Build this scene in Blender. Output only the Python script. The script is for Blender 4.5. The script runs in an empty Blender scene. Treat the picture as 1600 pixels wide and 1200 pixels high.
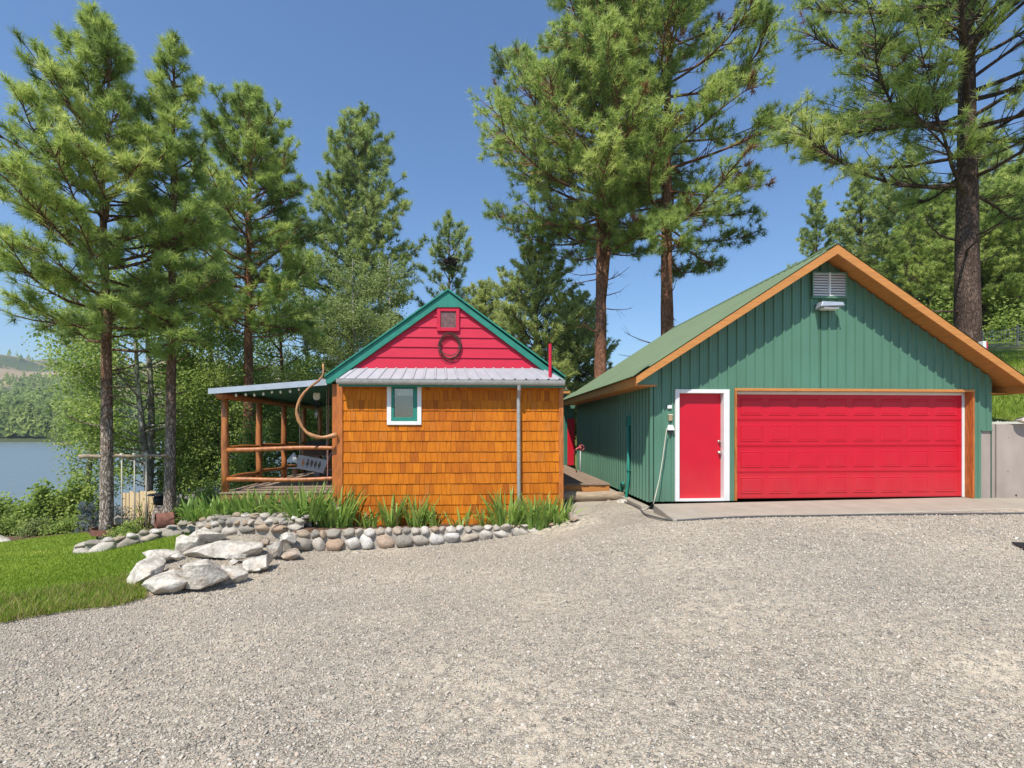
import bpy, bmesh, math, random
import numpy as np
from mathutils import Vector, Matrix, noise as mnoise

random.seed(7)
RNG = np.random.default_rng(7)
SC = bpy.context.scene
COL = SC.collection
R = math.radians

# ------------------------------------------------------------------ camera
F = 760.0                       # focal length in pixels of a 1600 wide picture
TH = math.atan(53 / 760)        # camera turned a little to the right
CZ = 1.5
ST, CT = math.sin(TH), math.cos(TH)
cam = bpy.data.cameras.new('camera')
cam.sensor_fit = 'HORIZONTAL'; cam.sensor_width = 36; cam.lens = 36 * F / 1600
cam.shift_y = 70 / 1600; cam.clip_end = 5000; cam.clip_start = 0.05
camo = bpy.data.objects.new('camera', cam); COL.objects.link(camo)
camo.location = (0, 0, CZ); camo.rotation_euler = (R(90), 0, -TH)
SC.camera = camo

# ------------------------------------------------------------------ sky, sun, exposure
SUNDIR = Vector((0.48, 1.0, -1.65)).normalized()        # the way the light travels
W = bpy.data.worlds.new('World'); SC.world = W; W.use_nodes = True
wn = W.node_tree.nodes; wl = W.node_tree.links
sky = wn.new('ShaderNodeTexSky'); sky.sky_type = 'NISHITA'; sky.sun_disc = False
sky.sun_elevation = math.asin(-SUNDIR.z); sky.sun_rotation = math.atan2(-SUNDIR.x, -SUNDIR.y)
sky.altitude = 600; sky.air_density = 1.45; sky.dust_density = 0.35; sky.ozone_density = 10
bg = wn['Background']; wl.new(sky.outputs[0], bg.inputs[0]); bg.inputs[1].default_value = 0.122
sun = bpy.data.lights.new('sun', 'SUN'); sun.energy = 4.6; sun.angle = R(0.5); sun.color = (1, .955, .88)
suno = bpy.data.objects.new('sun', sun); COL.objects.link(suno)
suno.rotation_euler = SUNDIR.to_track_quat('-Z', 'Y').to_euler(); suno.location = (-10, -20, 35)
SC.view_settings.view_transform = 'Standard'; SC.view_settings.look = 'None'
SC.view_settings.exposure = 0.38; SC.view_settings.gamma = 1
SC.cycles.max_bounces = 6; SC.cycles.diffuse_bounces = 3; SC.cycles.volume_bounces = 0; SC.cycles.glossy_bounces = 2; SC.cycles.transmission_bounces = 3; SC.cycles.transparent_max_bounces = 12
try:
    SC.cycles.use_denoising = True
except Exception:
    pass

# ------------------------------------------------------------------ photograph pixel -> place
def ray(u, v):
    a = (u - 800) / F
    return (ST + a * CT, CT - a * ST, (670 - v) / F)
def P(u, v, Y):                 # on the upright plane at depth Y
    x, y, z = ray(u, v); s = Y / y
    return Vector((x * s, Y, CZ + z * s))
def PZ(u, v, z0):               # on the level plane z0
    x, y, z = ray(u, v); s = (z0 - CZ) / z
    return Vector((x * s, y * s, z0))
def PD(u, v, d):                # at distance d straight ahead
    x, y, z = ray(u, v)
    return Vector((x * d, y * d, CZ + z * d))

# ------------------------------------------------------------------ materials
def nmat(name):
    m = bpy.data.materials.new(name); m.use_nodes = True
    nt = m.node_tree; b = nt.nodes['Principled BSDF']
    return m, nt.nodes, nt.links, b
def ramp(n, stops, interp='LINEAR'):
    r = n.new('ShaderNodeValToRGB'); r.color_ramp.interpolation = interp
    e = r.color_ramp.elements
    while len(e) < len(stops): e.new(0.5)
    for k, (p, c) in enumerate(stops):
        e[k].position = p; e[k].color = (*c, 1) if len(c) == 3 else c
    return r
def sh(c, k): return tuple(min(1, max(0, x * k)) for x in c)
def noise_node(n, l, scale, detail=5, stretch=None, coord='Object'):
    tc = n.new('ShaderNodeTexCoord'); mp = n.new('ShaderNodeMapping')
    if stretch: mp.inputs['Scale'].default_value = stretch
    l.new(tc.outputs[coord], mp.inputs[0])
    t = n.new('ShaderNodeTexNoise'); t.inputs['Scale'].default_value = scale; t.inputs['Detail'].default_value = detail
    l.new(mp.outputs[0], t.inputs['Vector']); return t
def mixc(n, l, fac, a, b, mode='MIX'):
    m = n.new('ShaderNodeMix'); m.data_type = 'RGBA'; m.blend_type = mode
    for s, x in ((0, fac), (6, a), (7, b)):
        if hasattr(x, 'is_linked'): l.new(x, m.inputs[s])
        else: m.inputs[s].default_value = x if s == 0 else ((*x, 1) if len(x) == 3 else x)
    return m.outputs[2]
def bump(n, l, b, h, strength, dist=0.02):
    bp = n.new('ShaderNodeBump'); bp.inputs['Strength'].default_value = strength; bp.inputs['Distance'].default_value = dist
    l.new(h, bp.inputs['Height']); l.new(bp.outputs[0], b.inputs['Normal']); return bp
def simple(name, col, rough=.6, var=.18, scale=6, stretch=None, bmp=.0, bscale=60, metal=0, spec=.4, dirt=None, dirt_amt=.35):
    m, n, l, b = nmat(name)
    t = noise_node(n, l, scale, 6, stretch)
    r = ramp(n, [(.3, sh(col, 1 - var)), (.7, sh(col, 1 + var))]); l.new(t.outputs[0], r.inputs[0])
    out = r.outputs[0]
    if dirt:
        t2 = noise_node(n, l, scale * .23, 8); r2 = ramp(n, [(.48, (0, 0, 0)), (.72, (dirt_amt,) * 3)]); l.new(t2.outputs[0], r2.inputs[0])
        out = mixc(n, l, r2.outputs[0], out, dirt)
    l.new(out, b.inputs['Base Color'])
    b.inputs['Roughness'].default_value = rough; b.inputs['Metallic'].default_value = metal
    b.inputs['Specular IOR Level'].default_value = spec
    if bmp:
        t3 = noise_node(n, l, bscale, 4, stretch); bump(n, l, b, t3.outputs[0], bmp, .01)
    return m
M = {}
M['green_metal'] = simple('green_painted_metal', (.085, .195, .128), .45, .07, 3, (1, 1, .3), .06, 14, 0, .5, (.10, .26, .19), .4)
M['roof_green'] = simple('sage_green_roof_metal', (.115, .163, .082), .6, .09, 2, None, .04, 12, 0, .3, (.115, .155, .075), .5)
M['green_trim'] = simple('teal_green_trim_paint', (.02, .20, .145), .5, .12, 8, (1, 1, 1), .12, 40)
M['red_paint'] = simple('raspberry_red_paint', (.54, .009, .04), .5, .07, 5, (.6, 1, 3), .14, 30, 0, .4, (.47, .022, .055), .45)
M['red_door'] = simple('red_door_paint', (.55, .006, .024), .42, .04, 3, None, .05, 90, 0, .4)
M['white_paint'] = simple('white_trim_paint', (.72, .71, .68), .5, .04, 6, None, .08, 40)
M['orange_trim'] = simple('amber_stained_board', (.52, .215, .055), .5, .16, 7, (.5, .5, 9), .2, 30)
M['cedar_post'] = simple('stained_cedar_post', (.42, .13, .028), .45, .3, 7, (4, 4, .6), .25, 40)
M['log'] = simple('varnished_log', (.36, .125, .035), .4, .35, 5, (3, 3, .8), .3, 24, 0, .5)
M['raw_log'] = simple('weathered_log', (.33, .25, .17), .8, .3, 6, (.7, 5, 5), .35, 20)
M['deck'] = simple('weathered_deck_board', (.26, .185, .13), .8, .3, 5, (.6, 6, 6), .3, 30)
M['deck_rim'] = simple('brown_deck_rim', (.36, .16, .075), .7, .2, 6, (.6, 3, 3), .2, 30)
M['galv'] = simple('galvanised_steel', (.36, .35, .33), .55, .16, 12, None, .05, 30, .25)
M['tin'] = simple('bare_tin_roofing', (.33, .315, .335), .5, .08, 5, None, .05, 20, .25)
M['fascia_metal'] = simple('pale_blue_grey_flashing', (.42, .46, .51), .4, .08, 4, None, 0, 20, .3)
M['porch_under'] = simple('dark_green_roof_underside', (.03, .13, .10), .5, .1, 4)
M['concrete'] = simple('concrete', (.35, .305, .24), .85, .1, 3, None, .18, 70, 0, .25, (.30, .26, .20), .5)
M['wall_concrete'] = simple('rough_concrete_wall', (.36, .30, .26), .9, .12, 3, (1, 1, .4), .25, 30, 0, .2, (.22, .18, .15), .6)
M['rope'] = simple('cotton_rope', (.50, .46, .37), .9, .15, 60, (1, 1, 4), .3, 200)
M['dark_plastic'] = simple('dark_rubber', (.025, .026, .03), .5, .2, 10)
M['hose'] = simple('grey_hose', (.09, .085, .085), .5, .2, 10)
M['black_iron'] = simple('black_iron', (.012, .012, .013), .6, .2, 10)
M['rust'] = simple('rusty_steel', (.20, .085, .06), .75, .3, 9, None, .3, 40, 0, .3, (.09, .05, .04), .5)
M['wire'] = simple('rusty_wire', (.09, .05, .04), .6, .4, 20, None, 0, 1, .4)
M['white_plastic'] = simple('white_plastic', (.75, .75, .73), .4, .04, 10)
M['tan_plastic'] = simple('tan_plastic', (.36, .26, .15), .5, .1, 10)
M['brass'] = simple('satin_nickel', (.6, .55, .48), .25, .08, 10, None, 0, 1, .9)
M['grey_board'] = simple('whitewashed_board', (.47, .44, .42), .7, .12, 6, (.5, 2, 6), .2, 30)
M['old_board'] = simple('silvered_fence_board', (.30, .275, .25), .9, .28, 6, (5, 5, .5), .35, 30)
M['new_board'] = simple('pale_pine_fence_board', (.66, .48, .27), .8, .24, 6, (5, 5, .5), .25, 30)
M['dark_roof'] = simple('charcoal_shingle', (.085, .08, .083), .85, .3, 18, None, .4, 40)
M['screen'] = simple('dusty_vent_screen', (.16, .085, .085), .8, .35, 14, None, .4, 160)
M['cream'] = simple('cream_enamel', (.7, .62, .47), .5, .1, 8)
M['soil'] = simple('bark_mulch', (.13, .075, .05), .95, .45, 14, None, .7, 60, 0, .15)
M['nest'] = simple('nest_sticks', (.03, .022, .017), .95, .4, 20, None, .6, 40)
M['kayak_yellow'] = simple('yellow_plastic', (.75, .6, .08), .4, .05, 5)
M['kayak_pink'] = simple('coral_plastic', (.75, .25, .16), .4, .05, 5)
M['bulb'] = simple('frosted_bulb', (.85, .84, .8), .2, .02, 5)

def m_dusty(m, col):            # road dust clinging to the lowest part of a door
    n, l = m.node_tree.nodes, m.node_tree.links; b = n['Principled BSDF']; old = b.inputs['Base Color'].links[0].from_socket
    tc = n.new('ShaderNodeTexCoord'); sp = n.new('ShaderNodeSeparateXYZ'); l.new(tc.outputs['Object'], sp.inputs[0])
    nz = noise_node(n, l, 4, 8, (1, 1, .4)); ad = n.new('ShaderNodeMath'); ad.operation = 'MULTIPLY_ADD'; l.new(nz.outputs[0], ad.inputs[0]); ad.inputs[1].default_value = -1.0; l.new(sp.outputs[2], ad.inputs[2])
    mr = n.new('ShaderNodeMapRange'); mr.inputs[1].default_value = -.55; mr.inputs[2].default_value = .35; mr.inputs[3].default_value = .14; mr.inputs[4].default_value = .0; l.new(ad.outputs[0], mr.inputs[0])
    l.new(mixc(n, l, mr.outputs[0], old, col), b.inputs['Base Color'])
m_dusty(M['red_door'], (.42, .16, .11)); m_dusty(M['green_metal'], (.20, .21, .15))
def m_shingle():
    m, n, l, b = nmat('stained_cedar_shingle')
    g = n.new('ShaderNodeNewGeometry')
    r = ramp(n, [(0, (.37, .095, .011)), (.1, (.48, .135, .008)), (.5, (.57, .168, .007)), (.9, (.63, .195, .01)), (1, (.50, .16, .02))])
    l.new(g.outputs['Random Per Island'], r.inputs[0])
    t = noise_node(n, l, 5, 8, (9, 1, .9)); r2 = ramp(n, [(.28, (.72, .66, .6)), (.6, (1.0, 1.0, 1.0))]); l.new(t.outputs[0], r2.inputs[0])
    c = mixc(n, l, 1.0, r.outputs[0], r2.outputs[0], 'MULTIPLY')
    t4 = noise_node(n, l, 1.1, 4); r4 = ramp(n, [(.42, (0, 0, 0)), (.75, (.4, .4, .4))]); l.new(t4.outputs[0], r4.inputs[0])
    c = mixc(n, l, r4.outputs[0], c, (.36, .085, .012))
    l.new(c, b.inputs['Base Color']); b.inputs['Roughness'].default_value = .7; b.inputs['Specular IOR Level'].default_value = .2
    t3 = noise_node(n, l, 30, 4, (7, 1, 1)); bump(n, l, b, t3.outputs[0], .35, .01)
    return m
M['shingle'] = m_shingle()

STONE_RAMP = [(0, (.16, .145, .125)), (.14, (.31, .28, .232)), (.3, (.41, .373, .305)), (.5, (.475, .42, .338)), (.65, (.41, .34, .258)), (.8, (.52, .465, .38)), (.92, (.465, .362, .275)), (1, (.64, .60, .53))]
def m_gravel():
    m, n, l, b = nmat('crushed_gravel')
    tc = n.new('ShaderNodeTexCoord')
    dz = n.new('ShaderNodeTexNoise'); dz.inputs['Scale'].default_value = 30; l.new(tc.outputs['Object'], dz.inputs['Vector'])
    wv = n.new('ShaderNodeMix'); wv.data_type = 'RGBA'; wv.blend_type = 'ADD'; wv.inputs[0].default_value = .012
    l.new(tc.outputs['Object'], wv.inputs[6]); l.new(dz.outputs['Color'], wv.inputs[7])
    cols = []; hs = []
    for sc in (47, 88):
        v = n.new('ShaderNodeTexVoronoi'); v.inputs['Scale'].default_value = sc; v.inputs['Randomness'].default_value = 1; l.new(wv.outputs[2], v.inputs['Vector'])
        s = n.new('ShaderNodeSeparateColor'); l.new(v.outputs['Color'], s.inputs[0])
        r = ramp(n, STONE_RAMP); l.new(s.outputs[0], r.inputs[0]); cols.append(r.outputs[0])
        e = n.new('ShaderNodeTexVoronoi'); e.feature = 'DISTANCE_TO_EDGE'; e.inputs['Scale'].default_value = sc; l.new(wv.outputs[2], e.inputs['Vector'])
        r3 = ramp(n, [(0, (0, 0, 0)), (.16, (.8, .8, .8)), (.4, (1, 1, 1))]); l.new(e.outputs['Distance'], r3.inputs[0])
        hm = n.new('ShaderNodeMath'); hm.operation = 'MULTIPLY'; l.new(r3.outputs[0], hm.inputs[0]); l.new(s.outputs[1], hm.inputs[1]); hs.append((hm.outputs[0], r3.outputs[0]))
    sel = noise_node(n, l, 9, 6); rs = ramp(n, [(.42, (0, 0, 0)), (.58, (1, 1, 1))]); l.new(sel.outputs[0], rs.inputs[0])
    c = mixc(n, l, rs.outputs[0], cols[0], cols[1])
    h = mixc(n, l, rs.outputs[0], hs[0][0], hs[1][0])
    # packed dust lies between the stones in places and in larger worn patches
    du = noise_node(n, l, .55, 9); rd = ramp(n, [(.4, (.12, .12, .12)), (.54, (.55, .55, .55)), (.63, (1, 1, 1))]); l.new(du.outputs[0], rd.inputs[0])
    du2 = noise_node(n, l, 13, 5); rd2 = ramp(n, [(.4, (0, 0, 0)), (.62, (1, 1, 1))]); l.new(du2.outputs[0], rd2.inputs[0])
    dd = mixc(n, l, 1.0, rd.outputs[0], rd2.outputs[0], 'MULTIPLY')
    c = mixc(n, l, dd, c, (.545, .47, .36))
    tone = noise_node(n, l, .3, 5); rt = ramp(n, [(.3, (.93, .92, .91)), (.7, (1.09, 1.06, 1.0))]); l.new(tone.outputs[0], rt.inputs[0])
    c = mixc(n, l, 1.0, c, rt.outputs[0], 'MULTIPLY')
    l.new(c, b.inputs['Base Color']); b.inputs['Roughness'].default_value = .9; b.inputs['Specular IOR Level'].default_value = .2
    bump(n, l, b, mixc(n, l, mixc(n, l, 1.0, dd, (.8, .8, .8), 'MULTIPLY'), h, (.5, .5, .5)), 1.0, .016)
    return m
M['gravel'] = m_gravel()
def m_pebble():
    m, n, l, b = nmat('loose_pebble')
    g = n.new('ShaderNodeNewGeometry'); r = ramp(n, STONE_RAMP); l.new(g.outputs['Random Per Island'], r.inputs[0])
    l.new(r.outputs[0], b.inputs['Base Color']); b.inputs['Roughness'].default_value = .9; b.inputs['Specular IOR Level'].default_value = .2
    return m
M['pebble'] = m_pebble()
def m_lawn():
    m, n, l, b = nmat('mown_grass')
    t = noise_node(n, l, 1.3, 6, (.35, 1.6, 1)); r = ramp(n, [(.3, (.14, .215, .022)), (.5, (.23, .32, .033)), (.66, (.32, .39, .055)), (.78, (.40, .37, .13))]); l.new(t.outputs[0], r.inputs[0])
    t2 = noise_node(n, l, 60, 4); r2 = ramp(n, [(.3, (.5, .55, .5)), (.7, (1.2, 1.15, 1.0))]); l.new(t2.outputs[0], r2.inputs[0])
    c = mixc(n, l, 1.0, r.outputs[0], r2.outputs[0], 'MULTIPLY')
    l.new(c, b.inputs['Base Color']); b.inputs['Roughness'].default_value = .8; b.inputs['Specular IOR Level'].default_value = .15
    bump(n, l, b, t2.outputs[0], .8, .03)
    return m
M['lawn'] = m_lawn()
def m_hillgrass():
    m, n, l, b = nmat('rough_hill_grass')
    t = noise_node(n, l, .5, 8); r = ramp(n, [(.35, (.10, .15, .025)), (.55, (.19, .21, .05)), (.72, (.34, .28, .12))]); l.new(t.outputs[0], r.inputs[0])
    l.new(r.outputs[0], b.inputs['Base Color']); b.inputs['Roughness'].default_value = .9; b.inputs['Specular IOR Level'].default_value = .1
    t2 = noise_node(n, l, 30, 4); bump(n, l, b, t2.outputs[0], .8, .06)
    return m
M['hillgrass'] = m_hillgrass()
def leafy(name, stops, trans=.35, rough=.55, tip=(.25, .12, .05)):
    m, n, l, b = nmat(name)
    a = n.new('ShaderNodeAttribute'); a.attribute_name = 'tint'
    g = n.new('ShaderNodeNewGeometry')
    ad = n.new('ShaderNodeMath'); ad.operation = 'MULTIPLY_ADD'; l.new(g.outputs['Random Per Island'], ad.inputs[0]); ad.inputs[1].default_value = .3; l.new(a.outputs['Fac'], ad.inputs[2])
    sb = n.new('ShaderNodeMath'); sb.operation = 'MULTIPLY'; l.new(ad.outputs[0], sb.inputs[0]); sb.inputs[1].default_value = .5
    st = [(p * .65, c) for p, c in stops] + [(.74, stops[-1][1]), (.82, tip)]
    r = ramp(n, st); l.new(sb.outputs[0], r.inputs[0])
    l.new(r.outputs[0], b.inputs['Base Color']); b.inputs['Roughness'].default_value = rough; b.inputs['Specular IOR Level'].default_value = .3
    tr = n.new('ShaderNodeBsdfTranslucent'); l.new(r.outputs[0], tr.inputs[0])
    mx = n.new('ShaderNodeMixShader'); mx.inputs[0].default_value = trans
    l.new(b.outputs[0], mx.inputs[1]); l.new(tr.outputs[0], mx.inputs[2]); l.new(mx.outputs[0], n['Material Output'].inputs[0])
    return m
M['needle'] = leafy('pine_needles', [(0, (.13, .19, .05)), (.35, (.325, .435, .105)), (.7, (.54, .63, .17)), (1, (.69, .73, .26))], .5, .45)
M['needle_far'] = leafy('distant_pine_needles', [(0, (.15, .21, .07)), (.35, (.31, .395, .12)), (.7, (.48, .56, .175)), (1, (.60, .65, .24))], .5, .5)
M['fir_needle'] = leafy('fir_needles', [(0, (.26, .32, .10)), (.4, (.48, .54, .17)), (.75, (.63, .67, .24)), (1, (.72, .73, .32))], .55)
M['leaf'] = leafy('broad_leaves', [(0, (.14, .22, .045)), (.4, (.26, .36, .075)), (.75, (.39, .48, .11)), (1, (.50, .57, .17))], .5)
M['leaf_pale'] = leafy('pale_aspen_leaves', [(0, (.17, .23, .075)), (.4, (.25, .32, .10)), (.75, (.35, .41, .14)), (1, (.45, .48, .21))], .45)
M['iris'] = leafy('iris_leaves', [(0, (.12, .22, .05)), (.4, (.24, .38, .08)), (.75, (.36, .51, .11)), (1, (.50, .60, .18))], .45, .4, (.35, .28, .12))
M['blue_needle'] = leafy('blue_spruce_needles', [(0, (.10, .14, .15)), (1, (.28, .34, .36))], .2)
M['grass_blade'] = leafy('grass_blades', [(0, (.13, .215, .02)), (.5, (.23, .33, .03)), (1, (.36, .43, .07))], .35, .5, (.38, .30, .12))
def m_bark(name, base, dark, light, sc=9, foot=None):
    m, n, l, b = nmat(name)
    w = noise_node(n, l, 5, 7, (1, 1, .5))
    tc = n.new('ShaderNodeTexCoord'); mv = n.new('ShaderNodeMix'); mv.data_type = 'RGBA'; mv.blend_type = 'ADD'; mv.inputs[0].default_value = .4
    l.new(tc.outputs['Object'], mv.inputs[6]); l.new(w.outputs['Color'], mv.inputs[7])
    mp = n.new('ShaderNodeMapping'); mp.inputs['Scale'].default_value = (1, 1, .3); l.new(mv.outputs[2], mp.inputs[0])
    v = n.new('ShaderNodeTexVoronoi'); v.feature = 'DISTANCE_TO_EDGE'; v.inputs['Scale'].default_value = sc * 1.25; l.new(mp.outputs[0], v.inputs['Vector'])
    r = ramp(n, [(0, (.1, .1, .1)), (.1, (.6, .6, .6)), (.3, (1, 1, 1))]); l.new(v.outputs['Distance'], r.inputs[0])
    t = noise_node(n, l, 2.6, 9, (1, 1, .35)); r2 = ramp(n, [(.34, sh(base, .62)), (.5, base), (.66, light)]); l.new(t.outputs[0], r2.inputs[0])
    col = r2.outputs[0]
    if foot:                    # grey lichen on the lowest part of the trunk
        sp = n.new('ShaderNodeSeparateXYZ'); l.new(tc.outputs['Object'], sp.inputs[0])
        nz = noise_node(n, l, 7, 6); ad = n.new('ShaderNodeMath'); ad.operation = 'MULTIPLY_ADD'; l.new(nz.outputs[0], ad.inputs[0]); ad.inputs[1].default_value = 3.0; l.new(sp.outputs[2], ad.inputs[2])
        mr = n.new('ShaderNodeMapRange'); mr.inputs[1].default_value = 2.2; mr.inputs[2].default_value = 4.2; mr.inputs[3].default_value = 1; mr.inputs[4].default_value = 0; l.new(ad.outputs[0], mr.inputs[0])
        col = mixc(n, l, mr.outputs[0], col, foot)
    f = noise_node(n, l, 42, 6, (1, 1, .22)); r3 = ramp(n, [(.32, (.62, .6, .58)), (.62, (1.15, 1.13, 1.1))]); l.new(f.outputs[0], r3.inputs[0])
    c = mixc(n, l, 1.0, mixc(n, l, r.outputs[0], dark, col), r3.outputs[0], 'MULTIPLY')
    l.new(c, b.inputs['Base Color']); b.inputs['Roughness'].default_value = .92; b.inputs['Specular IOR Level'].default_value = .12
    hh = mixc(n, l, .4, r.outputs[0], f.outputs[0]); bump(n, l, b, hh, 1.0, .03)
    return m
M['bark'] = m_bark('ponderosa_bark', (.36, .165, .10), (.11, .06, .04), (.50, .27, .165))
M['bark_grey'] = m_bark('grey_brown_bark', (.27, .14, .088), (.09, .055, .038), (.40, .23, .15), 13, (.48, .41, .355))
M['bark_dark'] = m_bark('dark_pine_bark', (.15, .10, .078), (.045, .032, .026), (.24, .165, .125), 11)
M['bark_birch'] = m_bark('pale_birch_bark', (.50, .47, .42), (.14, .12, .10), (.66, .63, .58), 5)
def m_rock(name, stops, rust=.35, obj_random=True):
    m, n, l, b = nmat(name)
    if obj_random:
        oi = n.new('ShaderNodeObjectInfo'); r = ramp(n, stops); l.new(oi.outputs['Random'], r.inputs[0]); base = r.outputs[0]
    else:
        t0 = noise_node(n, l, 2.2, 6); r = ramp(n, [(.3, stops[0][1]), (.68, stops[1][1])]); l.new(t0.outputs[0], r.inputs[0]); base = r.outputs[0]
    t = noise_node(n, l, 9, 8); r2 = ramp(n, [(.3, (.6, .58, .56)), (.62, (1.08, 1.07, 1.05))]); l.new(t.outputs[0], r2.inputs[0])
    c = mixc(n, l, 1.0, base, r2.outputs[0], 'MULTIPLY')
    t2 = noise_node(n, l, 2.4, 5); r3 = ramp(n, [(.58, (0, 0, 0)), (.72, (rust,) * 3)]); l.new(t2.outputs[0], r3.inputs[0])
    c = mixc(n, l, r3.outputs[0], c, (.34, .17, .06))
    l.new(c, b.inputs['Base Color']); b.inputs['Roughness'].default_value = .88; b.inputs['Specular IOR Level'].default_value = .25
    t3 = noise_node(n, l, 22, 8); bump(n, l, b, t3.outputs[0], .7, .03)
    return m
M['cobble'] = m_rock('river_cobble', [(0, (.30, .275, .24)), (.2, (.45, .405, .33)), (.4, (.57, .51, .43)), (.52, (.74, .71, .65)), (.66, (.47, .38, .28)), (.78, (.50, .34, .23)), (.88, (.62, .56, .47)), (1, (.76, .73, .68))], .2)
M['boulder'] = m_rock('pale_granite', [(0, (.45, .405, .335)), (1, (.66, .62, .54))], .45, False)
M['boulder_brown'] = m_rock('brown_granite', [(0, (.25, .19, .14)), (1, (.46, .39, .31))], .7, False)
M['mortar'] = simple('grey_mortar', (.36, .32, .265), .95, .2, 12, None, .5, 50)
def m_water():
    m, n, l, b = nmat('lake_water')
    b.inputs['Base Color'].default_value = (.15, .19, .20, 1); b.inputs['Roughness'].default_value = .3
    b.inputs['IOR'].default_value = 1.33; b.inputs['Specular IOR Level'].default_value = .5
    t = noise_node(n, l, .55, 6, (.8, 1.6, 1)); bump(n, l, b, t.outputs[0], .55, .5)
    return m
M['water'] = m_water()
def m_farhill():
    m, n, l, b = nmat('dry_grass_hill')
    t = noise_node(n, l, .012, 8, (.6, 1, 1.4)); r = ramp(n, [(.42, (.10, .125, .06)), (.5, (.30, .235, .14)), (.65, (.40, .30, .18))]); l.new(t.outputs[0], r.inputs[0])
    tc = n.new('ShaderNodeTexCoord'); sp = n.new('ShaderNodeSeparateXYZ'); l.new(tc.outputs['Object'], sp.inputs[0])
    mr = n.new('ShaderNodeMapRange'); mr.inputs[1].default_value = 16; mr.inputs[2].default_value = 34; l.new(sp.outputs[2], mr.inputs[0])
    l.new(mixc(n, l, mr.outputs[0], (.07, .085, .035), r.outputs[0]), b.inputs['Base Color']); b.inputs['Roughness'].default_value = .95; b.inputs['Specular IOR Level'].default_value = .05
    return m
M['farhill'] = m_farhill()
def m_glass():
    m, n, l, b = nmat('window_glass')
    tr = n.new('ShaderNodeBsdfTransparent'); gl = n.new('ShaderNodeBsdfGlossy'); gl.inputs['Roughness'].default_value = .03
    fr = n.new('ShaderNodeFresnel'); fr.inputs['IOR'].default_value = 1.5
    ad = n.new('ShaderNodeMath'); ad.operation = 'ADD'; ad.inputs[1].default_value = .08; l.new(fr.outputs[0], ad.inputs[0])
    mx = n.new('ShaderNodeMixShader'); l.new(ad.outputs[0], mx.inputs[0]); l.new(tr.outputs[0], mx.inputs[1]); l.new(gl.outputs[0], mx.inputs[2])
    l.new(mx.outputs[0], n['Material Output'].inputs[0]); return m
M['glass'] = m_glass()
M['curtain'] = simple('lace_curtain', (.62, .56, .46), .9, .25, 30)
M['dim'] = simple('dim_interior', (.10, .085, .065), .9, .3, 4)

# ------------------------------------------------------------------ mesh tools
def tag(o, label=None, cat=None, group=None, kind=None):
    if label: o['label'] = label
    if cat: o['category'] = cat
    if group: o['group'] = group
    if kind: o['kind'] = kind
    return o
def attach(o, parent):
    if parent is not None:
        o.parent = parent
        p = Vector(parent.location); q = parent.parent
        if parent.type == 'EMPTY': o.matrix_parent_inverse = Matrix.Translation(-p)
    return o
def thing(name, loc, label, cat, group=None):
    o = bpy.data.objects.new(name, None); COL.objects.link(o); o.location = loc; o.empty_display_size = .2
    return tag(o, label, cat, group)
class MB:
    def __init__(s): s.v = []; s.f = []
    def add(s, vs, fs):
        k = len(s.v); s.v += [tuple(p) for p in vs]; s.f += [tuple(i + k for i in f) for f in fs]; return s
    def hexa(s, b, t):          # bottom loop of 4, top loop of 4
        return s.add(list(b) + list(t), [(3, 2, 1, 0), (4, 5, 6, 7), (0, 1, 5, 4), (1, 2, 6, 5), (2, 3, 7, 6), (3, 0, 4, 7)])
    def box(s, x0, x1, y0, y1, z0, z1):
        x0, x1 = sorted((x0, x1)); y0, y1 = sorted((y0, y1)); z0, z1 = sorted((z0, z1))
        return s.hexa([(x0, y0, z0), (x1, y0, z0), (x1, y1, z0), (x0, y1, z0)], [(x0, y0, z1), (x1, y0, z1), (x1, y1, z1), (x0, y1, z1)])
    def prism(s, poly, y0, y1):  # polygon in x,z pulled along y (counter-clockwise seen from -y)
        n = len(poly)
        return s.add([(x, y0, z) for x, z in poly] + [(x, y1, z) for x, z in poly],
                     [tuple(range(n)), tuple(range(2 * n - 1, n - 1, -1))] + [((i + 1) % n, i, n + i, n + (i + 1) % n) for i in range(n)])
    def tube(s, pts, rad, n=8, cap=True, wob=0, seed=0):
        pts = [Vector(p) for p in pts]; m = len(pts)
        if not hasattr(rad, '__len__'): rad = [rad] * m
        rr = random.Random(seed); vs = []; ref = None
        for i, p in enumerate(pts):
            d = (pts[min(i + 1, m - 1)] - pts[max(i - 1, 0)]).normalized()
            if ref is None: ref = Vector((1, 0, 0)) if abs(d.x) < .8 else Vector((0, 1, 0))
            a = (ref - d * ref.dot(d)).normalized(); ref = a; b = d.cross(a)
            for k in range(n):
                t = 2 * math.pi * k / n; r = rad[i] * (1 + wob * (rr.random() - .5))
                vs.append(p + a * math.cos(t) * r + b * math.sin(t) * r)
        fs = [(i * n + k, i * n + (k + 1) % n, (i + 1) * n + (k + 1) % n, (i + 1) * n + k) for i in range(m - 1) for k in range(n)]
        if cap: fs += [tuple(range(n - 1, -1, -1)), tuple(range((m - 1) * n, m * n))]
        return s.add(vs, fs)
    def build(s, name, mat, parent=None, bevel=0, smooth=False, seg=1):
        me = bpy.data.meshes.new(name); me.from_pydata(s.v, [], s.f); me.update()
        if bevel:
            bm = bmesh.new(); bm.from_mesh(me)
            bmesh.ops.bevel(bm, geom=list(bm.edges), offset=bevel, segments=seg, affect='EDGES', clamp_overlap=True)
            bm.to_mesh(me); bm.free()
        if smooth: me.polygons.foreach_set('use_smooth', [True] * len(me.polygons))
        me.materials.append(mat)
        o = bpy.data.objects.new(name, me); COL.objects.link(o)
        return attach(o, parent)
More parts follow.
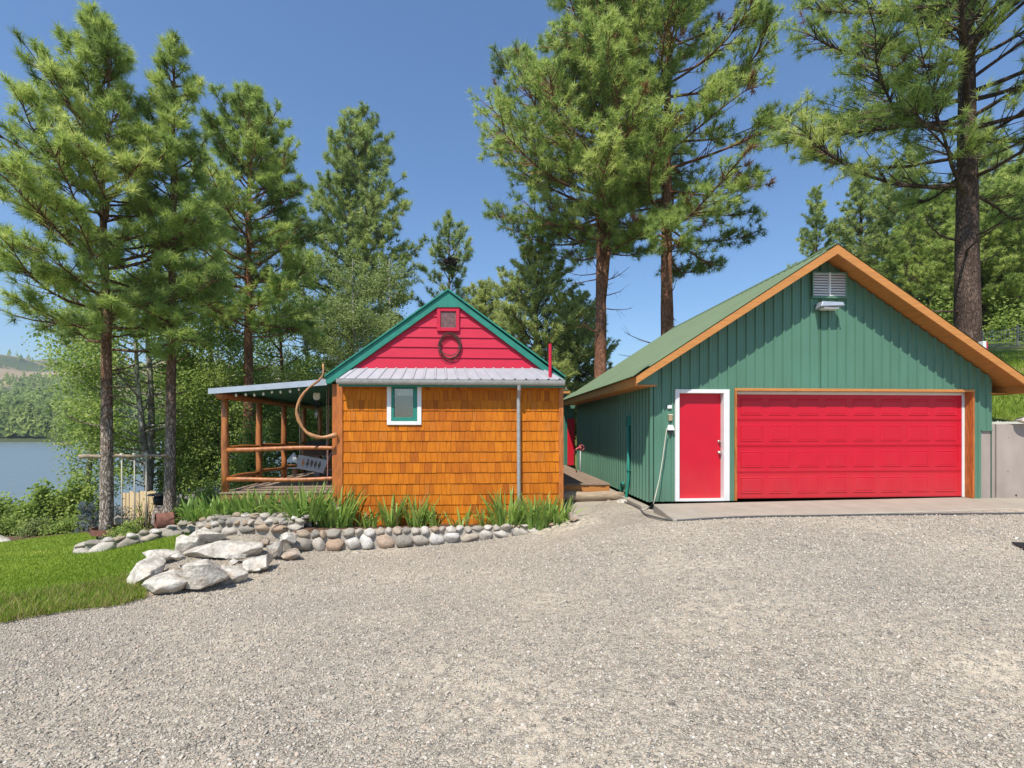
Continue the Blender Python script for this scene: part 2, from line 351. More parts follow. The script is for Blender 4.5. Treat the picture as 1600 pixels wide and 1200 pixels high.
def np_mesh(name, verts, faces, mat, parent=None, tint=None, smooth=False):
    verts = np.asarray(verts, np.float32); faces = np.asarray(faces, np.int32); nf, k = faces.shape
    me = bpy.data.meshes.new(name)
    me.vertices.add(len(verts)); me.vertices.foreach_set('co', verts.ravel())
    me.loops.add(nf * k); me.loops.foreach_set('vertex_index', faces.ravel())
    me.polygons.add(nf); me.polygons.foreach_set('loop_start', np.arange(0, nf * k, k, dtype=np.int32))
    try: me.polygons.foreach_set('loop_total', np.full(nf, k, np.int32))
    except Exception: pass
    if smooth: me.polygons.foreach_set('use_smooth', np.ones(nf, bool))
    if tint is not None:
        a = me.attributes.new('tint', 'FLOAT', 'POINT'); a.data.foreach_set('value', np.asarray(tint, np.float32))
    me.update(calc_edges=True); me.validate()
    me.materials.append(mat)
    o = bpy.data.objects.new(name, me); COL.objects.link(o)
    return attach(o, parent)
def unit(a): return a / np.maximum(np.linalg.norm(a, axis=-1, keepdims=True), 1e-9)

# ------------------------------------------------------------------ the lie of the land
CTRL = []
def gp(u, v, z): p = PZ(u, v, z); CTRL.append((p.x, p.y, p.z))
for a in [(0, 1200, -.2), (800, 1200, -.12), (1600, 1200, -.06), (0, 970, -.5), (225, 934, -.65), (320, 928, -.71), (400, 892, -.73), (440, 872, -.76),
          (470, 864, -.77), (600, 858, -.8), (700, 850, -.75), (850, 833, -.56), (890, 814, -.36), (1000, 802, -.2), (1051, 813, -.09), (1300, 807, -.06), (1600, 804, -.05),
          (800, 1000, -.16), (300, 1000, -.3), (1300, 950, -.06), (500, 930, -.5), (800, 900, -.4), (1050, 870, -.16),
          (290, 878, -.62), (385, 842, -.56), (400, 834, -.55), (110, 868, -1.1), (200, 858, -1.02), (290, 832, -.88), (0, 846, -1.35), (130, 834, -1.3), (150, 890, -.92), (60, 920, -.72), (-250, 880, -1.3), (-250, 985, -.6)]: gp(*a)
CTRL += [(-30, 2, -1.4), (-12, -3, -.5), (0, -8, 0), (20, -8, .1), (20, 5, 0), (12, 9, -.05), (5, 12, -.15), (9, 15, -.1), (2.6, 11.6, -.26), (3, 17, -.4), (0, 12, -.8), (0, 17, -1),
         (-4, 14, -1.1), (-12, 16, -1.6), (-20, 15, -1.9), (-8, 18, -1.7), (-14, 20, -2.4), (-17, 26, -5.2), (-6, 25, -2.8), (0, 26, -1.6), (6, 26, -.6), (-30, 24, -5.2), (-45, 18, -5.4), (-12, 34, -6.5),
         (0, 40, -3.2), (20, 40, 0), (40, 20, 0), (-40, 45, -9), (-60, 0, -5), (0, 80, -4), (50, 80, 1), (-30, 80, -10), (60, 120, 2), (-40, 120, -12), (60, 0, .3)]
CA = np.array(CTRL)
def _phi(r2): return np.where(r2 > 1e-12, .5 * r2 * np.log(np.maximum(r2, 1e-12)), 0)
_n = len(CA); _A = np.zeros((_n + 3, _n + 3))
_A[:_n, :_n] = _phi(((CA[:, None, :2] - CA[None, :, :2]) ** 2).sum(-1)) + np.eye(_n) * .15
_A[:_n, _n] = 1; _A[:_n, _n + 1:] = CA[:, :2]; _A[_n, :_n] = 1; _A[_n + 1:, :_n] = CA[:, :2].T
_w = np.linalg.solve(_A, np.concatenate([CA[:, 2], np.zeros(3)]))
def gz_np(xy):
    xy = np.asarray(xy, float); out = np.empty(len(xy))
    for i in range(0, len(xy), 20000):
        q = xy[i:i + 20000]; out[i:i + 20000] = _phi(((q[:, None, :] - CA[None, :, :2]) ** 2).sum(-1)) @ _w[:_n] + _w[_n] + q @ _w[_n + 1:]
    return out
def gz(x, y): return float(gz_np([(x, y)])[0])
def G(u, v):                    # where the line of sight meets the ground
    x, y, z = ray(u, v); d = np.linspace(1.5, 40, 800)
    diff = CZ + z * d - gz_np(np.stack([x * d, y * d], 1))
    k = int(np.argmax(diff < 0)) if (diff < 0).any() else len(d) - 1
    t = d[k - 1] + (d[k] - d[k - 1]) * diff[k - 1] / (diff[k - 1] - diff[k]) if k else d[0]
    return Vector((x * t, y * t, CZ + z * t))
def gxy(u, v): p = G(u, v); return (p.x, p.y)

def inside(xy, poly):
    x, y = xy[:, 0], xy[:, 1]; r = np.zeros(len(xy), bool); n = len(poly)
    for i in range(n):
        (x0, y0), (x1, y1) = poly[i], poly[(i + 1) % n]
        c = ((y0 > y) != (y1 > y)) & (x < (x1 - x0) * (y - y0) / ((y1 - y0) if y1 != y0 else 1e-9) + x0); r ^= c
    return r
def near_poly(xy, poly):
    P0 = np.array(poly); P1 = np.roll(P0, -1, 0); D = P1 - P0
    t = np.clip(((xy[:, None] - P0[None]) * D[None]).sum(-1) / np.maximum((D * D).sum(-1), 1e-12)[None], 0, 1)
    q = P0[None] + D[None] * t[..., None]; d2 = ((xy[:, None] - q) ** 2).sum(-1); k = d2.argmin(1)
    return q[np.arange(len(xy)), k], np.sqrt(d2.min(1))
def sheet(name, poly, cell, mat, dz=0, zf=gz_np, parent=None, kind='structure', wig=0):
    poly = [tuple(p) for p in poly]; pa = np.array(poly)
    xs = np.arange(pa[:, 0].min() - cell, pa[:, 0].max() + 2 * cell, cell); ys = np.arange(pa[:, 1].min() - cell, pa[:, 1].max() + 2 * cell, cell)
    X, Y = np.meshgrid(xs, ys); xy = np.stack([X.ravel(), Y.ravel()], 1); ins = inside(xy, poly)
    nx, ny = len(xs), len(ys); idx = np.arange(nx * ny).reshape(ny, nx)
    q = np.stack([idx[:-1, :-1], idx[:-1, 1:], idx[1:, 1:], idx[1:, :-1]], -1).reshape(-1, 4)
    q = q[ins[q].sum(1) >= 3]; used = np.unique(q)
    cnt = np.bincount(q.ravel(), minlength=nx * ny); edge = used[cnt[used] < 4]
    near, _ = near_poly(xy[edge], poly); xy[edge] = near
    if wig: xy[edge] += RNG.normal(0, wig, (len(edge), 2))
    mp = -np.ones(nx * ny, int); mp[used] = np.arange(len(used))
    v = np.column_stack([xy[used], zf(xy[used]) + dz])
    o = np_mesh(name, v, mp[q], mat, parent, smooth=True); o['kind'] = kind
    return o

# base soil under everything, the gravel yard, the lawn
sheet('ground', [(-62, -12), (62, -12), (62, 122), (-45, 122), (-62, 40)], .6, M['hillgrass'], -.1)
GRAVEL = [(-14, -6), gxy(-500, 980), gxy(0, 948), gxy(100, 932), gxy(180, 924), gxy(215, 910), gxy(235, 890), gxy(232, 872), gxy(270, 855), gxy(290, 842), gxy(330, 836), gxy(420, 832), gxy(465, 845),
          gxy(700, 836), gxy(880, 818), (1.6, 11.9), (3.45, 13.0), (3.6, 10.2), (12.2, 10.0), (24, 8.5), (24, -6)]
sheet('gravel_driveway', GRAVEL, .09, M['gravel'], 0)
LAWN = [gxy(224, 932), gxy(180, 944), gxy(100, 952), gxy(0, 971), gxy(-500, 1008), (-26, 4), gxy(-330, 868), gxy(-100, 852), gxy(0, 849), gxy(60, 841), gxy(130, 833), gxy(150, 838), gxy(150, 860),
        gxy(240, 846), gxy(290, 832), gxy(310, 828), gxy(300, 845), gxy(268, 866), gxy(240, 882), gxy(232, 905), gxy(230, 925)]
sheet('lawn', LAWN, .1, M['lawn'], .012, wig=.025)
MULCH = [(-26, 5), gxy(-330, 868), gxy(-100, 852), gxy(0, 849), gxy(60, 841), gxy(130, 833), gxy(150, 838), gxy(300, 826), (-4, 12.5), (-5, 17.5), (-16, 18.5), (-30, 17)]
sheet('mulch_bed', MULCH, .25, M['soil'], .005)

# lake, far hills
def grid_obj(name, xs, ys, zf, mat):
    X, Y = np.meshgrid(xs, ys); v = np.stack([X, Y, zf(X, Y)], -1).reshape(-1, 3)
    nx, ny = len(xs), len(ys); i = np.arange(nx * ny).reshape(ny, nx)
    q = np.stack([i[:-1, :-1], i[:-1, 1:], i[1:, 1:], i[1:, :-1]], -1).reshape(-1, 4)
    o = np_mesh(name, v, q, mat, smooth=True); o['kind'] = 'structure'; return o
grid_obj('lake', np.linspace(-1500, 60, 14), np.linspace(-200, 320, 8), lambda X, Y: X * 0 - 4.5, M['water'])
def hill_z(X, Y):
    shore = 246 + 12 * np.sin(X * .013) + 6 * np.sin(X * .041 + 1)
    t = np.maximum(Y - shore, -30)
    z = -4.5 + np.where(t < 0, t * .1, 0.05 * np.maximum(t, 0) + 92 * np.clip(t / 620, 0, 1.5) ** 1.25)
    z = z - np.maximum(t - 560, 0) * .18
    z += np.clip(t / 200, 0, 1) * (9 * np.sin(X * .021 + Y * .006) + 5 * np.sin(X * .05 + 2 + Y * .02) + 6 * np.sin(Y * .028))
    return z - np.clip((X + 330) / 400, 0, 1) * np.clip(t / 300, 0, 1) * 30
grid_obj('hills', np.linspace(-1500, 500, 160), np.linspace(215, 1100, 90), hill_z, M['farhill'])

def far_forest():
    rg = np.random.default_rng(3); V = []; Fc = []; T = []; k = 0
    N = 4200; n = 0
    while n < N:
        u = rg.uniform(-250, 520); d = 236 + 540 * rg.random() ** 1.7
        x, y, _ = ray(u, 670); X, Y = x * d, y * d
        t = Y - (246 + 12 * math.sin(X * .013) + 6 * math.sin(X * .041 + 1))
        if t < -7: continue
        dens = 1 if t < 130 else max(.26, .8 - (t - 130) / 400)
        cl = .5 + .5 * math.sin(X * .03 + 1) * math.sin(Y * .025 + X * .01)
        if rg.random() > dens * (.35 + .9 * cl if t > 100 else 1): continue
        z = float(hill_z(np.array(X), np.array(Y))); h = rg.uniform(9, 19) if t < 150 else rg.uniform(5, 12); r = h * rg.uniform(.2, .34)
        n += 1
        m = 80; zz = rg.random(m) ** .8; ph = rg.random(m) * 6.28; rr = r * (1 - zz * .93) * np.sqrt(rg.random(m)) + .2
        c = np.stack([X + rr * np.cos(ph), Y + rr * np.sin(ph), z + h * (.08 + .92 * zz)], 1)
        s = r * rg.uniform(.35, .75, (m, 1)) * (1.15 - .8 * zz[:, None]) * .62; d1 = unit(rg.normal(size=(m, 3))); d2 = unit(np.cross(d1, rg.normal(size=(m, 3))))
        V.append(np.stack([c - d1 * s, c + d2 * s, c + d1 * s, c - d2 * s], 1).reshape(-1, 3)); T.append(np.repeat(rg.uniform(0, 1) * .6 + rg.random(m) * .35, 4))
        Fc.append(np.arange(k, k + 4 * m).reshape(-1, 4)); k += 4 * m
    o = np_mesh('far_forest', np.concatenate(V), np.concatenate(Fc), M['needle_far'], None, np.concatenate(T))
    tag(o, 'distant conifer forest on the far shore and hillside', 'forest', kind='stuff')
far_forest()

# rising ground to the right of and behind the garage
def hillside_z(X, Y):
    base = 1.62 + 6.0 * (1 - np.exp(-np.maximum(Y - 10.2, 0) * .075)) + .04 * np.clip(X - 11, 0, 30)
    k = np.clip((X - 2 - .1 * np.maximum(Y - 18, 0)) / 9, 0, 1); k = k * k * (3 - 2 * k)
    return base * k + (-1.2) * (1 - k) + .08 * np.sin(X * 1.3) * np.sin(Y * .9)
HSZ = lambda xy: hillside_z(xy[:, 0], xy[:, 1])
sheet('hillside', [(11.14, 9.98), (13.2, 9.55), (70, 5), (70, 110), (2, 110), (3, 19), (11.14, 18.8)], .5, M['hillgrass'], 0, HSZ)
# ------------------------------------------------------------------ garage
GF, GB = 9.8, 17.3
XL, XR = P(1017, 700, GF).x, P(1549, 700, GF).x
RX, RZ, SL = 7.21, 5.22, .648
def roofz(x): return RZ - SL * abs(x - RX)
def ribs(a0, a1, s=.2, h=.03, minor=True, phase=0):
    """cross-section of a ribbed sheet: list of (along, height)"""
    out = [(a0, 0)]; k = math.ceil((a0 - phase) / s)
    while phase + k * s < a1 + s:
        c = phase + k * s
        pts = [(c - .03, 0), (c - .015, h), (c + .015, h), (c + .03, 0)]
        if minor:
            for q in (.36, .64): pts += [(c + s * q - .01, 0), (c + s * q, .005), (c + s * q + .01, 0)]
        for p in pts:
            if a0 < p[0] < a1: out.append(p)
        k += 1
    out.append((a1, 0)); return out
def rib_wall_x(m, x0, x1, Y, zb, zt, phase=0):
    pr = ribs(x0, x1, phase=phase)
    extra = [RX] if x0 < RX < x1 else []
    for x in extra: pr.append((x, 0))
    pr.sort()
    vs = []; fs = []
    for i, (x, h) in enumerate(pr): vs += [(x, Y - h, zb), (x, Y - h, zt(x))]
    fs = [(2 * i, 2 * i + 2, 2 * i + 3, 2 * i + 1) for i in range(len(pr) - 1)]
    m.add(vs, fs)
def rib_wall_y(m, y0, y1, X, zb, zt, sgn=-1):
    pr = ribs(y0, y1); vs = []
    for y, h in pr: vs += [(X + sgn * h, y, zb), (X + sgn * h, y, zt)]
    m.add(vs, [(2 * i, 2 * i + 2, 2 * i + 3, 2 * i + 1) for i in range(len(pr) - 1)])

garage = thing('garage', (RX, GF, 0), 'green ribbed metal garage with an orange trimmed gable and bright red doors', 'garage')
dl, dr, dt = P(1054, 700, GF).x, P(1138.5, 700, GF).x, P(1100, 608.5, GF).z
gl, gr, gt = P(1147, 700, GF).x, P(1521, 700, GF).x, P(1300, 607.5, GF).z
xs3 = P(1533, 700, GF).x; zs3 = P(1540, 672, GF).z
top = lambda x: roofz(x) - .10
m = MB()
rib_wall_x(m, XL, dl + .03, GF, 0, top); rib_wall_x(m, dl + .03, dr - .03, GF, dt - .03, top); rib_wall_x(m, dr - .03, gl + .015, GF, 0, top)
rib_wall_x(m, gl + .015, gr - .015, GF, gt - .01, top); rib_wall_x(m, gr - .015, xs3, GF, 0, top); rib_wall_x(m, xs3, XR, GF, zs3, top)
m.box(XL - .026, XL + .05, GF - .03, GF + .05, .0, top(XL) - .26)          # corner flashing
m.box(xs3 - .01, XR + .01, GF - .028, GF + .01, zs3 - .018, zs3)
# the row of screw heads along the sheet joint
for k in range(40):
    x = XL + .12 + k * .2
    if x < XR - .05: m.box(x - .008, x + .008, GF - .008, GF, gt + .045, gt + .06)
m.build('front_wall', M['green_metal'], garage)
m = MB(); rib_wall_y(m, GF + .05, GB, XL, -.03, 2.46); m.build('side_wall', M['green_metal'], garage)
m = MB(); rib_wall_y(m, GF, GB, XR, 0, 2.5, 1); m.add([(XL, GB, -.2), (XR, GB, -.2), (XR, GB, 2.5), (RX, GB, roofz(RX) - .1), (XL, GB, 2.5)], [(0, 1, 2, 3, 4)])
m.build('rear_wall', M['green_metal'], garage)
m = MB(); m.box(xs3 - .005, XR, GF + .012, GF + .3, -.3, zs3 + .05); m.build('foundation_pier', M['wall_concrete'], garage, .008)
# roof: ribbed sheets running down each slope
RY0, RY1, EXL, EXR = 9.28, 17.6, 3.06, 11.52
m = MB(); pr = ribs(RY0, RY1, .23, .02, False)
for ex in (EXL, EXR):
    vs = []
    for y, h in pr: vs += [(RX, y, RZ + h), (ex, y, roofz(ex) + h)]
    m.add(vs, [(2 * i, 2 * i + 2, 2 * i + 3, 2 * i + 1) for i in range(len(pr) - 1)])
m.hexa([(RX - .16, RY0, RZ - .09), (RX, RY0, RZ + .012), (RX, RY1, RZ + .012), (RX - .16, RY1, RZ - .09)], [(RX - .16, RY0, RZ - .075), (RX, RY0, RZ + .035), (RX, RY1, RZ + .035), (RX - .16, RY1, RZ - .075)])
roof = m.build('roof', M['roof_green'], garage)
vs = []
for y, h in ribs(RY0 - .02, RY1, .23, .02, False): vs += [(3.36, y, roofz(3.36) + h + .05), (EXL - .05, y, roofz(EXL - .05) + h + .022)]
m = MB(); m.add(vs, [(2 * i, 2 * i + 2, 2 * i + 3, 2 * i + 1) for i in range(len(vs) // 2 - 1)]); m.build('eave_sheet', M['roof_green'], roof)
m = MB()
for ex in (EXL + .02, EXR - .02):
    a = [(RX, RY0 + .05, RZ - .055), (ex, RY0 + .05, roofz(ex) - .055), (ex, RY1, roofz(ex) - .055), (RX, RY1, RZ - .055)]
    m.hexa(a, [(x, y, z + .035) for x, y, z in a])
m.build('roof_sheathing', M['orange_trim'], garage)
m = MB(); FZ = .205
for ex in (EXL + .02, EXR):
    p = [(RX, RZ - .01), (ex, roofz(ex) - .012), (ex, roofz(ex) - .17), (RX, RZ - FZ)]
    m2 = MB(); m2.prism(p if ex > RX else p[::-1], RY0 + .012, RY0 + .05); m2.build('rake_board', M['orange_trim'], garage, .004)
for ex, sg in ((EXL, 1), (EXR, -1)):
    m2 = MB(); m2.box(ex + sg * .022, ex + sg * .06, RY0 + .052, RY1, roofz(ex) - .185, roofz(ex) - .02); m2.build('eave_board', M['orange_trim'], garage, .004)
    m2 = MB(); w = XL if sg > 0 else XR
    m2.box(ex + sg * .061, w + sg * .02, GF - .002 if sg < 0 else GF - .3, RY1 - .02, roofz(ex) - .17, roofz(ex) - .15); m2.build('soffit', M['orange_trim'], garage)
m = MB(); m.prism([(EXL + .061, roofz(EXL) - .15), (XL + .03, roofz(EXL) - .15), (XL + .03, roofz(XL) - .06), (EXL + .061, roofz(EXL + .06) - .06)], GF - .28, GF - .26); m.build('eave_return', M['green_metal'], garage)
# side door
DI0, DI1, DT = P(1060.5, 700, GF).x, P(1129.5, 700, GF).x, P(1100, 614.5, GF).z
m = MB(); m.box(dl, DI0, 9.755, 9.83, 0.004, dt - .0); m.build('door_frame', M['white_paint'], garage, .004)
m = MB(); m.box(DI1, dr, 9.755, 9.83, 0.004, dt); m.build('door_frame', M['white_paint'], garage, .004)
m = MB(); m.box(DI0, DI1, 9.757, 9.83, DT, dt - .001); m.build('door_frame', M['white_paint'], garage, .004)
m = MB(); m.box(DI0 - .012, DI0, 9.83, 9.96, .02, DT); m.box(DI1, DI1 + .012, 9.83, 9.96, .02, DT); m.box(DI0 - .012, DI1 + .012, 9.83, 9.96, DT, DT + .012); m.box(DI0 - .01, DI1 + .01, 9.76, 9.96, .004, .045)
m.build('door_jamb', M['white_paint'], garage)
m = MB(); m.box(DI0 + .002, DI1 - .002, 9.89, 9.93, .05, DT - .004); door = m.build('door', M['red_door'], garage, .003)
for v, nm in ((690, 'deadbolt'), (707, 'door_knob')):
    c = P(1124, v, 9.87); m = MB()
    m.tube([(c.x, 9.888, c.z), (c.x, 9.872, c.z)], .034, 14); m.tube([(c.x, 9.872, c.z), (c.x, 9.855, c.z), (c.x, 9.845, c.z), (c.x, 9.825, c.z), (c.x, 9.815, c.z)], [.012, .013, .03, .032, .018] if nm == 'door_knob' else [.024, .024, .022, .012, .008], 14)
    m.build(nm, M['brass'], door, 0, True)
# overhead door
GY = 9.97; ox0, ox1 = P(1149, 700, GY).x - .02, P(1502.5, 700, GY).x; oz1 = P(1300, 616, GY).z
m = MB(); m.box(ox0, ox1, GY + .03, GY + .05, .012, oz1); od = m.build('garage_door', M['red_door'], garage)
sh4 = (oz1 - .02) / 4
for r_ in range(4):
    m = MB(); z0 = .02 + r_ * sh4; z1 = z0 + sh4 - .006
    m.box(ox0 + .003, ox1 - .003, GY, GY + .028, z0, z1)
    pw = (ox1 - ox0 - .12) / 8
    for c in range(8):
        a, b_ = ox0 + .06 + c * pw + .07, ox0 + .06 + (c + 1) * pw - .07; c0, c1 = z0 + .1, z1 - .1
        i = .03
        # moulded panel: a bevelled groove round a raised field
        m.add([(a, GY - .001, c0), (b_, GY - .001, c0), (b_, GY - .001, c1), (a, GY - .001, c1),
               (a + .016, GY - .014, c0 + .016), (b_ - .016, GY - .014, c0 + .016), (b_ - .016, GY - .014, c1 - .016), (a + .016, GY - .014, c1 - .016),
               (a + i, GY - .003, c0 + i), (b_ - i, GY - .003, c0 + i), (b_ - i, GY - .003, c1 - i), (a + i, GY - .003, c1 - i),
               (a + i + .02, GY - .010, c0 + i + .02), (b_ - i - .02, GY - .010, c0 + i + .02), (b_ - i - .02, GY - .010, c1 - i - .02), (a + i + .02, GY - .010, c1 - i - .02)],
              [(4 * k + q, 4 * k + (q + 1) % 4, 4 * k + 4 + (q + 1) % 4, 4 * k + 4 + q) for k in range(3) for q in range(4)] + [(12, 13, 14, 15)])
    # pressed lines between the panel rows
    for q in (.02, .045, .955, .98): m.box(ox0 + .003, ox1 - .003, GY - .003, GY + .001, z0 + sh4 * q - .004, z0 + sh4 * q + .004)
    m.build('door_section', M['red_door'], od, .0015)
m = MB(); m.box(gl, gr, 9.765, 9.81, gt - .055, gt); m.build('garage_door_frame', M['orange_trim'], garage, .003)
m = MB(); m.box(gl, gl + .048, 9.768, 9.985, .004, gt - .056); m.build('garage_door_frame', M['cedar_post'], garage, .003)
m = MB(); m.box(gr - .045, gr, 9.768, 9.985, .004, gt - .056); m.build('garage_door_frame', M['cedar_post'], garage, .003)
m = MB(); m.box(gl + .05, gr - .046, 9.82, 9.985, gt - .05, gt - .03); m.build('garage_door_frame', M['orange_trim'], garage)
m = MB(); m.box(ox1 - .005, gr - .046, 9.945, 9.968, .006, oz1 - .01); m.box(gl + .05, gr - .046, 9.945, 9.968, oz1 - .012, gt - .051); m.build('weather_strip', M['white_paint'], garage, .003)
# gable vent
a, b_ = P(1267, 427.5, GF), P(1317.5, 465, GF)
m = MB(); m.box(a.x - .02, b_.x + .02, GF - .05, GF - .03, b_.z - .02, a.z + .02); vent = m.build('gable_vent', M['dim'], garage)
m = MB(); m.box(a.x - .02, a.x, GF - .085, GF - .02, b_.z, a.z); m.box(b_.x, b_.x + .02, GF - .085, GF - .02, b_.z, a.z); m.box(a.x - .03, b_.x + .03, GF - .09, GF - .02, b_.z - .04, b_.z); m.box(a.x - .02, b_.x + .02, GF - .085, GF - .02, a.z, a.z + .02)
m.build('vent_frame', M['green_metal'], vent, .002)
m = MB(); mx_ = (a.x + b_.x) / 2; n = 9
for k in range(n):
    z = b_.z + (a.z - b_.z) * (k + .15) / n; h = (a.z - b_.z) / n * .82
    m.hexa([(a.x, GF - .085, z), (b_.x, GF - .085, z), (b_.x, GF - .078, z), (a.x, GF - .078, z)], [(a.x, GF - .055, z + h), (b_.x, GF - .055, z + h), (b_.x, GF - .048, z + h), (a.x, GF - .048, z + h)])
m.box(mx_ - .015, mx_ + .015, GF - .094, GF - .05, b_.z, a.z); m.build('louvre', M['white_paint'], vent)
# floodlight under the vent
a, b_ = P(1281.5, 470.5, 9.55), P(1319.5, 481, 9.55)
m = MB(); m.hexa([(a.x, 9.52, b_.z + .02), (b_.x, 9.52, b_.z + .045), (b_.x - .04, GF - .02, b_.z + .02), (a.x + .05, GF - .02, b_.z - .0)], [(a.x + .05, 9.54, a.z), (b_.x - .03, 9.54, a.z - .01), (b_.x - .06, GF - .02, a.z + .01), (a.x + .07, GF - .02, a.z + .01)])
lamp = m.build('flood_lamp', M['fascia_metal'], garage, .012)
m = MB(); m.box(a.x + .1, b_.x - .1, 9.56, 9.72, b_.z - .02, b_.z + .018); m.build('lamp_lens', M['bulb'], lamp, .01)
# small fittings left of the door
a, b_ = P(1042, 633, GF), P(1049, 638.5, GF); m = MB(); m.box(a.x, b_.x, GF - .036, GF - .02, b_.z, a.z); m.build('number_plate', M['white_plastic'], garage, .003)
a, b_ = P(1043.5, 648, GF), P(1049.5, 657.5, GF); m = MB(); m.box(a.x, b_.x, GF - .055, GF - .0, b_.z, a.z); kp = m.build('keypad', M['tan_plastic'], garage, .006)
m = MB(); m.box(a.x - .005, b_.x + .005, GF - .06, GF, a.z - .012, a.z + .008); m.build('keypad_cover', M['cream'], kp, .004)
a, b_ = P(1041.5, 664, GF), P(1052, 672.5, GF); m = MB(); m.hexa([(a.x, GF - .1, b_.z), (b_.x, GF - .1, b_.z), (b_.x, GF, b_.z), (a.x, GF, b_.z)], [(a.x + .02, GF - .05, a.z), (b_.x - .02, GF - .05, a.z), (b_.x - .02, GF, a.z), (a.x + .02, GF, a.z)])
ob = m.build('outlet_box', M['white_plastic'], garage, .012)
m = MB(); m.box(a.x + .02, b_.x - .02, GF - .07, GF - .005, b_.z - .06, b_.z - .004); m.build('outlet_base', M['dark_plastic'], ob, .004)
def PX(u, v, X):
    x, y, z = ray(u, v); s = X / x; return Vector((X, y * s, CZ + z * s))
# conduit on the side wall
bx = PX(983, 658, XL - .04); bt = PX(978.5, 777, XL - .05)
m = MB(); m.box(XL - .09, XL - .02, bx.y - .09, bx.y + .09, bx.z - .11, bx.z + .11); cd = m.build('conduit_box', M['green_trim'], garage, .006)
m = MB(); m.tube([(XL - .055, bx.y, bx.z - .1), (XL - .055, bx.y + .01, .3), (XL - .1, bx.y + .04, -.1), (XL - .11, bx.y + .04, bt.z - .1)], .035, 10); m.build('conduit', M['green_trim'], cd, 0, True)
m = MB(); e = PX(970, 770, XL - .05); m.tube([(XL - .05, e.y, -.25), (XL - .05, e.y, .08), (XL - .05, e.y - .05, .16), (XL - .05, e.y - .14, .19), (XL - .05, e.y - .24, .16)], .03, 10); m.build('pipe_stub', M['green_trim'], cd, 0, True)
m = MB(); m.box(XL - .10, XL - .0, bx.y - .04, bx.y + .04, .52, .545); m.build('conduit_clip', M['green_trim'], cd)
m = MB(); m.box(XL - .16, XL - .005, GF + .12, 13.2, -.5, -.1); m.build('foundation_curb', M['concrete'], garage, .01)

# concrete apron and pads
m = MB(); fl, bl = PZ(1052, 811, -.045), PZ(1021, 787.5, -.002)
ap = [(fl.x, fl.y, -.045), (24, 9.0, -.045), (24, 10.0, -.003), (bl.x, 9.99, -.003)]
ap = [(fl.x, fl.y, -.045), (11.0, 8.78, -.04), (24, 8.9, -.04), (24, 10.2, -.003), (gr, 9.985, -.003), (bl.x, bl.y, -.003)]
m.add([(x, y, z - .28) for x, y, z in ap] + ap, [tuple(range(5, -1, -1)), tuple(range(6, 12))] + [(i, (i + 1) % 6, 6 + (i + 1) % 6, 6 + i) for i in range(6)])
m.build('garage_apron', M['concrete'], None, .015)['kind'] = 'structure'
m = MB(); c4 = [PZ(893, 811, -.33), PZ(1003, 800.5, -.235), PZ(976, 781, -.2), PZ(868, 784, -.24)]
m.hexa([p - Vector((0, 0, .2)) for p in c4], c4); m.build('concrete_pad', M['concrete'], None, .012)['kind'] = 'structure'

# retaining wall at the right
rw = thing('retaining_wall', P(1560, 785, 9.85), 'pinkish grey concrete retaining wall beside the garage corner', 'retaining wall')
zt = P(1557, 663, 9.86).z
m = MB(); m.box(XR + .004, P(1556, 700, 9.82).x, 9.83, 10.2, -.3, zt); m.build('wall_pillar', M['wall_concrete'], rw, .012)
x0 = P(1557.5, 700, 9.84).x; e = [(x0, 9.84), (15.5, 8.9), (15.5, 9.25), (x0, 10.15)]
m = MB(); m.hexa([(x, y, -.3) for x, y in e], [(x, y, zt + .01) for x, y in e]); wp = m.build('wall_panel', M['wall_concrete'], rw, .012)
for u, v, r in ((1588, 774, .022), (1576, 684, .008), (1575, 737, .01)):
    xx, yy, zz = ray(u, v); sl = .94 / (15.5 - x0); k = (9.84 + sl * x0) / (yy + sl * xx); m = MB()
    m.tube([(xx * k, yy * k - .003, CZ + zz * k), (xx * k, yy * k + .02, CZ + zz * k)], r, 10); m.build('tie_hole', M['dark_plastic'], wp)

# ------------------------------------------------------------------ breezeway behind the gap
br = thing('breezeway', (2.6, 17.9, 0), 'shaded green link building with a red door between cabin and garage', 'outbuilding')
m = MB(); rib_wall_x(m, 1.7, P(885.5, 700, 17.85).x, 17.85, 0, lambda x: 2.75); m.box(1.7, 3.6, 17.9, 20, -.3, 2.75); m.build('wall', M['green_metal'], br)
a, b_ = P(886.3, 654, 17.8), P(898, 700, 17.8); m = MB(); m.box(a.x, b_.x, 17.79, 17.84, .15, a.z); m.build('door', M['red_door'], br, .004)
m = MB(); m.box(a.x - .05, a.x - .004, 17.78, 17.86, .15, a.z + .06); m.box(a.x - .05, b_.x, 17.782, 17.86, a.z + .005, a.z + .06); m.build('door_frame', M['green_trim'], br)
zr = P(885, 609, 17.4).z; m = MB(); m.hexa([(1.2, 17.4, zr), (3.25, 17.4, zr - .02), (3.25, 20, zr), (1.2, 20, zr)], [(1.2, 17.4, zr + .05), (3.25, 17.4, zr + .03), (3.25, 20, zr + .05), (1.2, 20, zr + .05)]); m.build('roof', M['roof_green'], br)
m = MB(); m.box(1.2, P(890.5, 610, 17.42).x, 17.42, 17.46, zr - .13, zr - .03); m.build('eave_board', M['orange_trim'], br)

